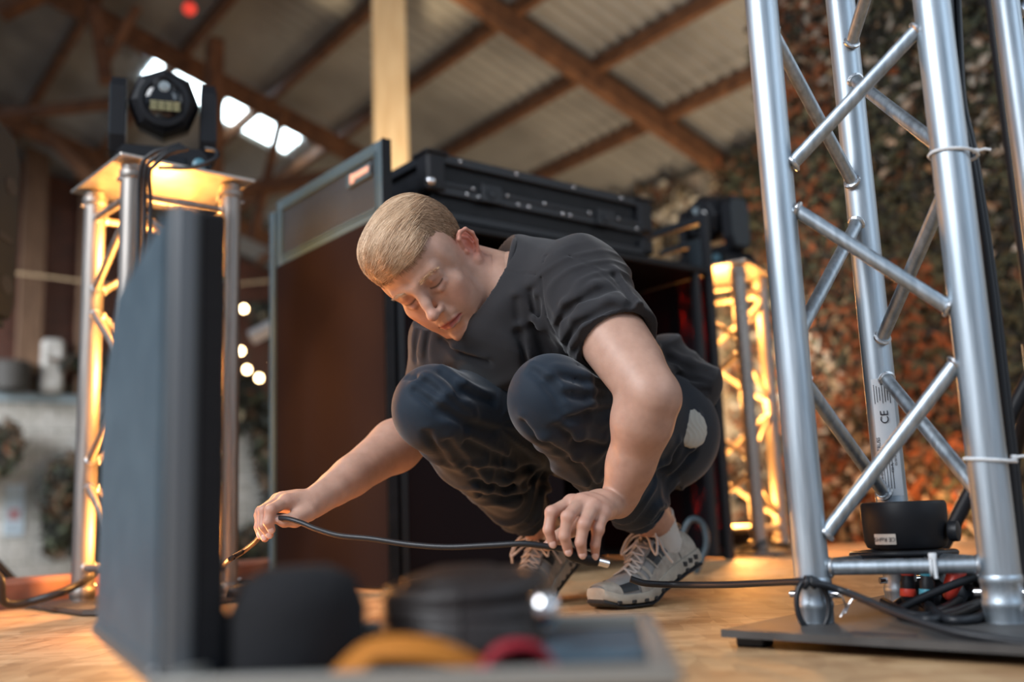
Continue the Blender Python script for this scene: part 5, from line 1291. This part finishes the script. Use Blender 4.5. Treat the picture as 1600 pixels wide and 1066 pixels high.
def shirt():
    F = Field((-.30, 1.36, .14), (.50, 2.10, .66), .0025)
    F.chain([chest, belly, pelv], [.124, .120, .124], .04)
    F.rc(neck0+v3((.022, .016, -.022)), chest, .084, .115, .04)
    F.rc(shL+v3((.004, 0, .004)), chest+v3((.02, 0, .02)), .070, .105, .04); F.rc(shR, chest, .060, .100, .04)
    F.rc(shL+v3((.004, 0, .006)), (belly+chest)/2+v3((.06, .04, .02)), .066, .10, .04)      # shoulder blade / side
    F.ell(P(1080, 612, 1.86), (.050, .06, .052), None, .05)                                  # loose hem at the back
    F.rc(P(1040, 560, 1.86), P(1102, 598, 1.84), .045, .020, .03)
    X, Y, Z = F.ax[0][:, None, None], F.ax[1][None, :, None], F.ax[2][None, None, :]
    # lower end of the shirt
    hp = P(1075, 650, 1.80); axd = (pelv-chest)/np.linalg.norm(pelv-chest)
    def w_(p, n, f, a, ph=0, sharp=1.):
        q = ((X-p[0])*n[0]+(Y-p[1])*n[1]+(Z-p[2])*n[2]); return a*(1-np.abs(np.sin(q*f+ph)))**1.6
    warp = .012*np.sin(X*21+Z*9)+.010*np.sin(Z*33-Y*14)
    q1 = (X*.62-Z*.78)+warp; q2 = (X*.75+Z*.55+Y*.3)+warp*1.4; q3 = (X*.2+Z*.9)+warp
    near = np.exp(-((X-belly[0])**2+(Z-belly[2])**2)/.020); hemz = np.exp(-((X-pelv[0]-.05)**2+(Z-pelv[2]-.02)**2)/.012)
    f = -.0085*(.5+.5*np.sin(q2*95))**3*near-.0100*(.5+.5*np.sin(q1*120))**3*hemz-.0050*(.5+.5*np.sin(q1*62+1))**3
    F.d = np.where(np.abs(F.d) < .03, F.d+f, F.d).astype(np.float32)
    F.cut(pelv+axd*.035, axd)
    # sleeves
    F.rc(shL, hemL, .071, .063, .025); F.rc(shL+dL*.04, hemL+dL*.002, .064, .0630, .02)
    F.rc(shR, hemR, .062, .056, .025)
    for c, d_, k_ in ((hemL, dL, 1), (hemR, dR, 1)):
        pass
    sl = np.clip(((X-shL[0])*dL[0]+(Y-shL[1])*dL[1]+(Z-shL[2])*dL[2]), -.02, .2)
    ds = np.sqrt((X-shL[0]-dL[0]*sl)**2+(Y-shL[1]-dL[1]*sl)**2+(Z-shL[2]-dL[2]*sl)**2)
    mk = np.clip((.095-ds)/.02, 0, 1)*np.clip((sl+.01)/.02, 0, 1)
    f = -.0030*(.5+.5*np.sin((sl+.22*(X+.5*Z)+.03*np.sin(Z*40))*150))**3*mk; F.d = np.where(np.abs(F.d) < .03, F.d+f, F.d).astype(np.float32)
    folds(F, [[(880, 545), (900, 510), (950, 482), (992, 480)], [(895, 552), (915, 527), (965, 503), (1002, 500)], [(868, 515), (885, 485), (930, 457), (965, 450)],
              [(806, 470), (812, 520), (824, 575)], [(830, 455), (838, 510), (856, 572)], [(840, 470), (848, 520), (868, 560)],
              [(985, 478), (1020, 540), (1060, 586), (1108, 600)], [(1045, 560), (1080, 578), (1110, 586)], [(1050, 602), (1080, 616), (1106, 612)], [(1042, 628), (1075, 642), (1100, 632)], [(960, 430), (1000, 490), (1030, 540)],
              [(1020, 580), (1050, 610), (1090, 624)], [(652, 520), (648, 562)], [(670, 515), (664, 562)], [(690, 530), (712, 552), (760, 566)]], .0034, .014)
    folds(F, [[(852, 400), (846, 440), (850, 480), (866, 520), (888, 546)], [(852, 400), (900, 402), (940, 425), (968, 452)], [(790, 424), (820, 426), (846, 432)]], .0013, .004, 1)
    return F, X, Y, Z
Fs, X, Y, Z = shirt()
def halfspace_tube(F, p, d_, r, cutlen=.20):
    """open a sleeve end: cut square, then hollow it around the arm"""
    t = (X-p[0])*d_[0]+(Y-p[1])*d_[1]+(Z-p[2])*d_[2]
    rad = np.sqrt(np.maximum((X-p[0])**2+(Y-p[1])**2+(Z-p[2])**2-t*t, 0))
    zone = (rad < .085) & (t > -.03) & (t < .12)
    F.d = np.where(zone, np.maximum(F.d, t.astype(np.float32)), F.d)
    inner = np.maximum(rad-r, -(t+.016)); F.d = np.where(zone | (rad < .085) & (t > -.06) & (t < .12), np.maximum(F.d, -inner.astype(np.float32)), F.d).astype(np.float32)
halfspace_tube(Fs, hemL, dL, .0555); halfspace_tube(Fs, hemR, dR, .052)
# neck opening
nd = (HP(0, -.03, -.03)-neck0); nd /= np.linalg.norm(nd); nc = neck0+nd*.004
t = (X-nc[0])*nd[0]+(Y-nc[1])*nd[1]+(Z-nc[2])*nd[2]; rad = np.sqrt(np.maximum((X-nc[0])**2+(Y-nc[1])**2+(Z-nc[2])**2-t*t, 0))
cone = ((t-np.maximum(0, rad-.070)*1.5-12*np.maximum(0, rad-.098))/1.8).astype(np.float32); Fs.d = np.where((rad < .18) & (t < .2) & (t > -.05), np.maximum(Fs.d, cone), Fs.d)
Fs.d = np.where((rad < .11) & (t > -.04) & (t < .1), np.maximum(Fs.d, -np.maximum(rad-.0655, -(t+.022))), Fs.d).astype(np.float32)
shirt_o, _ = np_mesh('t_shirt', [Fs.mesh()], shirt_m, man); smooth_vn(shirt_o, 4, .5)
b = MB(); b.torus(nc+nd*.002, nd, .0695, .0052, 60, 8); b.build('collar', shirt_m, shirt_o, smooth=60)
for c, d_, r in ((hemL, dL, .0590), (hemR, dR, .0550)):
    b = MB(); b.torus(c-d_*.004, d_, r, .0030, 60, 8); b.build('sleeve_hem', shirt_m, shirt_o, smooth=60)

def trousers():
    F = Field((-.26, 1.34, .08), (.48, 2.14, .50), .0032)
    F.rc(pelv+v3((0, 0, -.01)), hpL, .120, .105, .03); F.rc(pelv, hpR, .115, .10, .03)
    F.ell(P(1040, 690, 1.88), (.085, .09, .080), None, .04); F.ell(P(1010, 705, 1.92), (.09, .09, .075), None, .04)
    for h_, k_, a in ((hpL, knL, anL), (hpR, knR, anR)):
        dd = a-k_; ce = k_+dd*.80
        F.rc(h_, k_+(h_-k_)*.25, .096, .074, .03); F.rc(k_+(h_-k_)*.25, k_, .072, .060, .03); F.rc(k_, k_+dd*.30, .060, .062, .03)
        fw = (k_-h_)/np.linalg.norm(k_-h_); F.ell(k_+fw*.006-dd*.02, (.052, .052, .058), None, .03)
        F.rc(k_+dd*.30, k_+dd*.72, .062, .053, .02); F.rc(k_+dd*.72, ce, .053, .045, .01)
        F.torus_(ce, dd) if False else None
        F.rc(ce, k_+dd*.865, .0425, .0425, .004)
    X, Y, Z = F.ax[0][:, None, None], F.ax[1][None, :, None], F.ax[2][None, None, :]
    f = 0
    for (h_, k_, a) in ((hpL, knL, anL), (hpR, knR, anR)):
        d_ = (a-k_); l = np.linalg.norm(d_); d_ = d_/l
        t = (X-k_[0])*d_[0]+(Y-k_[1])*d_[1]+(Z-k_[2])*d_[2]; rad = np.sqrt(np.maximum((X-k_[0])**2+(Y-k_[1])**2+(Z-k_[2])**2-t*t, 0)); zone = np.clip((.085-rad)/.02, 0, 1)
        wob = .020*np.sin(X*45+Y*20)+.012*np.sin(Z*80+Y*33)
        am = np.clip((t-.02)/.05, 0, 1)*.0062+np.clip((t-l*.62)/.06, 0, 1)*.0050
        f = f-am*zone*(.5+.5*np.sin((t+wob)*105))**3
        # pulls radiating from behind the knee
        bk = k_+(h_-k_)*.30+d_*.06; rr_ = np.sqrt((X-bk[0])**2+(Y-bk[1])**2+(Z-bk[2])**2)
        ang = np.arctan2(Z-bk[2], X-bk[0]); f = f-.0095*np.exp(-((rr_-.07)/.05)**2)*(.5+.5*np.sin(ang*11+rr_*30))**3
        # gathered cuff
        ang2 = np.arctan2((Z-a[2]), (X-a[0])); cz = np.exp(-((t-l*.76)/.022)**2)*zone; f = f-.0030*cz*(.5+.5*np.sin(ang2*16))**2
    F.d = np.where(np.abs(F.d) < .03, F.d+f, F.d).astype(np.float32)
    for k_, a in ((knL, anL), (knR, anR)):
        d_ = (a-k_)/np.linalg.norm(a-k_); p = k_+(a-k_)*.855
        t = (X-p[0])*d_[0]+(Y-p[1])*d_[1]+(Z-p[2])*d_[2]; rad = np.sqrt(np.maximum((X-p[0])**2+(Y-p[1])**2+(Z-p[2])**2-t*t, 0))
        F.d = np.where((rad < .075) & (t > -.02) & (t < .09), np.maximum(F.d, t), F.d)
        F.d = np.where((rad < .075) & (t > -.05) & (t < .09), np.maximum(F.d, -np.maximum(rad-.0385, -(t+.03))), F.d).astype(np.float32)
    # front pocket seam on the left thigh
    folds(F, [[(636, 588), (665, 600), (700, 628), (738, 652)], [(648, 612), (690, 642), (732, 664), (775, 674)], [(690, 584), (722, 610), (764, 628)], [(700, 690), (735, 735), (762, 762)], [(668, 678), (700, 730), (742, 786)],
              [(748, 772), (790, 778), (826, 770)], [(742, 752), (790, 760), (832, 748)], [(756, 735), (800, 740), (828, 730)], [(958, 614), (915, 600), (868, 586)], [(960, 626), (920, 622), (878, 618)], [(958, 641), (920, 646), (884, 656)],
              [(818, 660), (850, 692), (900, 722), (932, 762)], [(870, 668), (905, 690), (942, 700)], [(832, 580), (860, 600), (880, 640)], [(730, 690), (790, 720), (840, 760)], [(1060, 700), (1040, 730), (1010, 756)], [(1090, 660), (1080, 710), (1050, 745)]])
    folds(F, [[(903, 570), (897, 592), (893, 612)]], .0014, .003, 2)
    return F
Ft = trousers(); tr_o, _ = np_mesh('trousers', [Ft.mesh()], pants_m, man); smooth_vn(tr_o, 1, .4)
for k_, a in ((knL, anL), (knR, anR)):
    d_ = (a-k_)/np.linalg.norm(a-k_); b = MB()
    for t_ in (.795, .818, .841): b.torus(k_+(a-k_)*t_, d_, .0425, .0042, 44, 8)
    b.build('elastic_cuff', pants_m, tr_o, smooth=60)
# pale pocket lining hanging out at the hip
pk = P(1078, 672, 1.735); pn_ = v3((.5, -.85, .1)); pn_ /= np.linalg.norm(pn_); px_ = np.cross((0, 0, 1), pn_); px_ /= np.linalg.norm(px_); pz_ = np.cross(pn_, px_)
F = Field(pk-.06, pk+.06, .0012); Rk = np.array([px_, pn_, pz_]).T
F.ell(pk+v3((0, 0, .004)), (.036, .014, .036), Rk, .004)
X, Y, Z = F.ax[0][:, None, None]-pk[0], F.ax[1][None, :, None]-pk[1], F.ax[2][None, None, :]-pk[2]
qx = X*px_[0]+Y*px_[1]+Z*px_[2]; qz = X*pz_[0]+Y*pz_[1]+Z*pz_[2]
F.d = (F.d-.0009*(.5+.5*np.sin((qx+.25*qz+.006*np.sin(qz*120))*520))**2).astype(np.float32)
np_mesh('pocket_lining', [F.mesh()], cloth('pale_lining', (.50, .50, .44), (.62, .61, .55), .8, 1500), tr_o)[0]['label'] = 'pale folded pocket lining at the hip'

# socks and shoes --------------------------------------------------
sock_m = cloth('white_ribbed_sock', (.52, .50, .46), (.66, .64, .60), .9, 1200)
up_m = cloth('silver_grey_mesh', (.13, .14, .15), (.36, .36, .35), .55, 900)
ov_m = noisy(mat('cream_overlay', (.52, .48, .40), .5), (1, 1, 1), 60, [(.3, (.30, .27, .23)), (.7, (.46, .42, .36))])
mid_m = noisy(mat('offwhite_midsole', (.55, .52, .45), .6), (1, 1, 1), 30, [(.3, (.34, .31, .26)), (.7, (.50, .47, .40))])
dk_m = mat('dark_shoe_trim', (.02, .025, .03), .5)
lace_m = cloth('white_lace', (.55, .50, .46), (.68, .63, .58), .8, 1500)
def shoe(an, toe, hint, heel_z, side_sign, nm):
    """running shoe: local x forward from heel to toe, y to its left, z up; heel lifted, flexed at the ball"""
    W, fd, ly_, Ls, ball = shoe_frame(toe, hint, heel_z)
    root = empty(nm, W(.1, 0, 0)); root.location = [float(v) for v in (W(.1, 0, 0)-worldloc(man))]; root.parent = man
    def wd_(x):                                                      # half width along the shoe
        t = x/Ls; return .031+.016*math.sin(min(1, max(0, t))*PI*.62)**2 if t < .62 else .047*math.sqrt(max(.02, 1-((t-.62)/.40)**2))
    def cen(x): t = x/Ls; return side_sign*(-.006*math.sin(t*PI))
    def loft(sections, name, m, parent, closed=True, sm=50, caps=True):
        n_ = len(sections[0]); vs = [W(*q) for s_ in sections for q in s_]; b = MB(); fs = []
        for i in range(len(sections)-1):
            for k in range(n_ if closed else n_-1): fs.append((i*n_+k, i*n_+(k+1) % n_, (i+1)*n_+(k+1) % n_, (i+1)*n_+k))
        if caps and closed: fs += [tuple(range(n_))[::-1], tuple((len(sections)-1)*n_+k for k in range(n_))]
        b.add(vs, fs); return b.build(name, m, parent, smooth=sm)
    xs = np.linspace(.002, Ls-.001, 34)
    # midsole and outsole
    def ring(x, z0, z1, grow=0., bulge=.004):
        w_ = wd_(x)+grow; c = cen(x); out = []
        for k in range(12):
            a = 2*PI*k/12; ca__, sa = math.cos(a), math.sin(a)
            out.append((x, c+w_*(abs(ca__)**.45)*np.sign(ca__)+(bulge*ca__), (z0+z1)/2+(z1-z0)/2*(abs(sa)**.45)*np.sign(sa)))
        return out
    hgt = lambda x: .038-.012*min(1, max(0, x/Ls-.25)/.5)
    toeup = lambda x: .012*max(0, (x/Ls-.86)/.14)**1.5
    mid = loft([ring(x, .006+toeup(x), hgt(x)+toeup(x), .002) for x in xs], 'midsole', mid_m, root)
    loft([ring(x, .0+toeup(x), .007+toeup(x), .0) for x in xs], 'outsole', dk_m, root)
    # tread notches and heel window
    b = MB()
    for sgn in (-1, 1):
        for i in range(9):
            x = .02+.029*i; p = W(x, cen(x)+sgn*(wd_(x)+.0045), .012); b.box(p, (.010, .004, .006), np.array([fd, ly_, (0, 0, 1)]).T, .001)
        for i in range(3):
            x = .018+.017*i; p = W(x, cen(x)+sgn*(wd_(x)+.0050), .024); b.box(p, (.011, .004, .009), np.array([fd, ly_, (0, 0, 1)]).T, .001)
    b.build('sole_notches', dk_m, mid)
    # upper
    def top(x):
        t = x/Ls
        if t < .12: return .088-.02*(.12-t)/.12
        if t < .30: return .088-.006*math.sin((t-.12)/.18*PI)
        z = .088-.052*((t-.30)/.70)**.85 if t < .98 else .036
        return z if t < .90 else (hgt(x)-.004)+(z-hgt(x)+.004)*math.sqrt(max(0, 1-((t-.90)/.10)**2))
    def upring(x, g=0.):
        w_ = wd_(x)*.97+g; c = cen(x); z0 = hgt(x)+toeup(x)-.006; z1 = top(x)+toeup(x)+g; out = []
        t = x/Ls; nar = .62 if t < .34 else .62+.30*min(1, (t-.34)/.4)
        for k in range(17):
            a = PI*k/16; ca__, sa = math.cos(a), math.sin(a); zz_ = (sa**.75); ww = w_*(1-(1-nar)*zz_**2)
            out.append((x, c+ww*(abs(ca__)**.8)*np.sign(ca__), z0+(z1-z0)*zz_))
        return out
    xs2 = np.concatenate([np.linspace(.004, .03, 6), np.linspace(.04, Ls-.012, 26), [Ls-.006, Ls-.003]])
    upr = loft([upring(x) for x in xs2], 'upper', up_m, root)
    # cream overlays: toe cap, heel counter, side stripes
    def patch(x0, x1, k0, k1, name, m, g=.0018, n_=10):
        secs = [upring(x, g)[k0:k1] for x in np.linspace(x0, x1, n_)]; return loft(secs, name, m, upr, closed=False)
    patch(Ls-.034, Ls-.004, 0, 17, 'toe_cap', ov_m); patch(.004, .052, 0, 6, 'heel_counter', ov_m); patch(.004, .052, 11, 17, 'heel_counter', ov_m)
    patch(.055, .20, 0, 3, 'side_overlay', ov_m); patch(.055, .20, 14, 17, 'side_overlay', ov_m)
    for x0 in (.066, .150, .175):
        for k0 in ((2, 7), (10, 15)): patch(x0, x0+.010, k0[0], k0[1], 'side_overlay', ov_m, .0022, 3)
    patch(.055, .075, 4, 8, 'dark_overlay', dk_m, .0015); patch(.055, .075, 9, 13, 'dark_overlay', dk_m, .0015); patch(.205, .245, 1, 5, 'dark_overlay', dk_m, .0015); patch(.205, .245, 12, 16, 'dark_overlay', dk_m, .0015)
    # letter N on both flanks
    for rng_, sg in ((lambda k: k, 1), (lambda k: 16-k, -1)):
        def sp(u_, v_, g):
            x = .082+.058*u_; r_ = upring(x, g); kf = 2.0+5.0*v_; k0 = int(kf); fr = kf-k0
            a, c_ = r_[rng_(k0)], r_[rng_(min(k0+1, 16))]; return W(*(np.array(a)*(1-fr)+np.array(c_)*fr))
        for name, m, e, g in (('logo_outline', ov_m, .055, .0030), ('logo_letter', dk_m, 0., .0042)):
            b = MB()
            for poly in ([(.0, 0), (.26, 0), (.40, 1), (.14, 1)], [(.14, 1), (.40, 1), (.72, 0), (.46, 0)], [(.46, 0), (.72, 0), (.86, 1), (.60, 1)]):
                cx_ = sum(q[0] for q in poly)/4; q = [(a+(e if a > cx_ else -e), min(1.08, max(-.08, c_+(e*1.6 if c_ > .5 else -e*1.6)))) for a, c_ in poly]
                nn_ = 5; vs = []
                for i in range(nn_+1):
                    f_ = i/nn_; l_ = (q[0][0]*(1-f_)+q[3][0]*f_, q[0][1]*(1-f_)+q[3][1]*f_); r_ = (q[1][0]*(1-f_)+q[2][0]*f_, q[1][1]*(1-f_)+q[2][1]*f_)
                    if poly[0][1] == 1: l_ = (q[0][0]*(1-f_)+q[3][0]*f_, q[0][1]*(1-f_)+q[3][1]*f_); r_ = (q[1][0]*(1-f_)+q[2][0]*f_, q[1][1]*(1-f_)+q[2][1]*f_)
                    vs += [sp(*l_, g), sp(*r_, g)]
                b.add(vs, [(2*i, 2*i+1, 2*i+3, 2*i+2) for i in range(nn_)])
            b.build(name, m, upr)
    # collar opening
    b = MB(); ring_ = [W(.055+.048*math.cos(a), cen(.055)+.026*math.sin(a), .0865+.004*math.cos(a)) for a in np.linspace(0, 2*PI, 33)]
    b.path(ring_, .0062, 8, False); b.build('padded_collar', dk_m, root, smooth=60)
    b = MB(); b.path(cr([W(.012, cen(.01), .075), W(.006, cen(.01), .098), W(.010, cen(.01), .108)]), [.010]*17, 8, flat=.5) if False else None
    # tongue
    secs = []
    for i, x in enumerate(np.linspace(.088, .175, 8)):
        zt_ = top(x)+.004+(.020*(1-i/7)**2); secs.append([(x-.012*(1-i/7), cen(x)+y, zt_-abs(y)*.25) for y in np.linspace(-.022, .022, 7)]+[(x-.012*(1-i/7), cen(x)+y, zt_-.006-abs(y)*.25) for y in np.linspace(.022, -.022, 7)])
    loft(secs, 'tongue', up_m, root)
    # laces
    b = MB(); xs3 = np.linspace(.098, .185, 6)
    for i, x in enumerate(xs3):
        z = top(x)+.0050+.006*(1-i/5); y = .021
        for sgn in (-1, 1):
            x2 = x+.012; z2 = top(x2)+.0045
            b.path([W(x, cen(x)-sgn*y, z-.006), W((x+x2)/2, cen(x), z+.003+.001*sgn), W(x2, cen(x)+sgn*y, z2-.006)], .0026, 6, flat=.6)
    for sgn in (-1, 1):
        k0 = W(.094, cen(.094), top(.094)+.017)
        lp_ = [k0, W(.094, sgn*.018, top(.09)+.022), W(.110, sgn*.036, top(.09)+.010), W(.128, sgn*.042, top(.09)-.010), W(.122, sgn*.030, top(.10)-.001), W(.104, sgn*.012, top(.094)+.010), k0]
        b.path(cr(lp_), .0024, 6); b.path(cr([k0, W(.10, sgn*.030, top(.09)+.010), W(.112, sgn*.047, top(.09)-.010), W(.108, sgn*.056, top(.09)-.034)]), .0023, 6)
    b.lathe(W(.094, cen(.094), top(.094)+.014), [(.003, -.004), (.0065, 0), (.003, .005)], n=12); b.build('laces', lace_m, root, smooth=60)
    # sock
    b = MB(); c0_ = W(.054, cen(.05), .058); c1_ = an+(an-c0_)*.12; rb = []
    ax_ = (c1_-c0_)/np.linalg.norm(c1_-c0_); pr = [(.031, -.01), (.034, 0)]; l_ = np.linalg.norm(c1_-c0_)
    for i in range(13): pr.append((.0352+.0010*(i % 2)+.0018*i/12, l_*i/12))
    pr += [(.0388, l_+.001), (.0388, l_+.004), (.0365, l_+.005)]
    x_, y_, z_ = frame_z(ax_); vs = []; n_ = 72
    for r_, h_ in pr:
        for k in range(n_): a = 2*PI*k/n_; rr_ = r_+.0008*(k % 2); vs.append(c0_+ax_*h_+rr_*(math.cos(a)*x_+math.sin(a)*y_))
    b.add(vs, [(i*n_+k, i*n_+(k+1) % n_, (i+1)*n_+(k+1) % n_, (i+1)*n_+k) for i in range(len(pr)-1) for k in range(n_)])
    b.build('sock', sock_m, man, smooth=60)
    return root
shoe(anL, TOEL, HL, HZ, 1, 'running_shoe')
shoe(anR, TOER, HR, HZ, -1, 'running_shoe')

# the cable he pulls, and the plug in his other hand
c_in = (jR['ti'][1]+jR['th'][3])/2
cable('pulled_cable', [G(330, 908, .006), G(338, 896, .008), P(352, 880, 1.72), P(380, 862, 1.67), P(402, 843, 1.618), P(416, 822, 1.590), P(430, 811, 1.572), P(448, 811, 1.548), P(470, 817, 1.535), P(495, 827, 1.52), P(530, 837, 1.50), P(580, 842, 1.48), P(640, 851, 1.46), P(700, 855, 1.44), P(770, 852, 1.42), P(820, 850, 1.41), P(868, 856, 1.408), P(905, 862, 1.405), P(925, 868, 1.41)], .0042, 'black cable stretched between the hands of the crouching man', n=10)
pl = P(915, 872, 1.402); pg = empty('cable_plug', pl, 'black plug held in the lowered left hand of the man', 'plug')
b = MB(); b.lathe(pl, [(.005, -.030), (.009, -.022), (.010, .005), (.008, .018)], v3((.8, .25, -.25)), n=20); b.build('body', M['black'], pg, smooth=40)
b = MB(); b.lathe(pl+v3((.8, .25, -.25))/np.linalg.norm((.8, .25, -.25))*.018, [(.006, 0), (.006, .016)], v3((.8, .25, -.25)), n=16); b.build('pins', M['chrome'], pg, smooth=40)
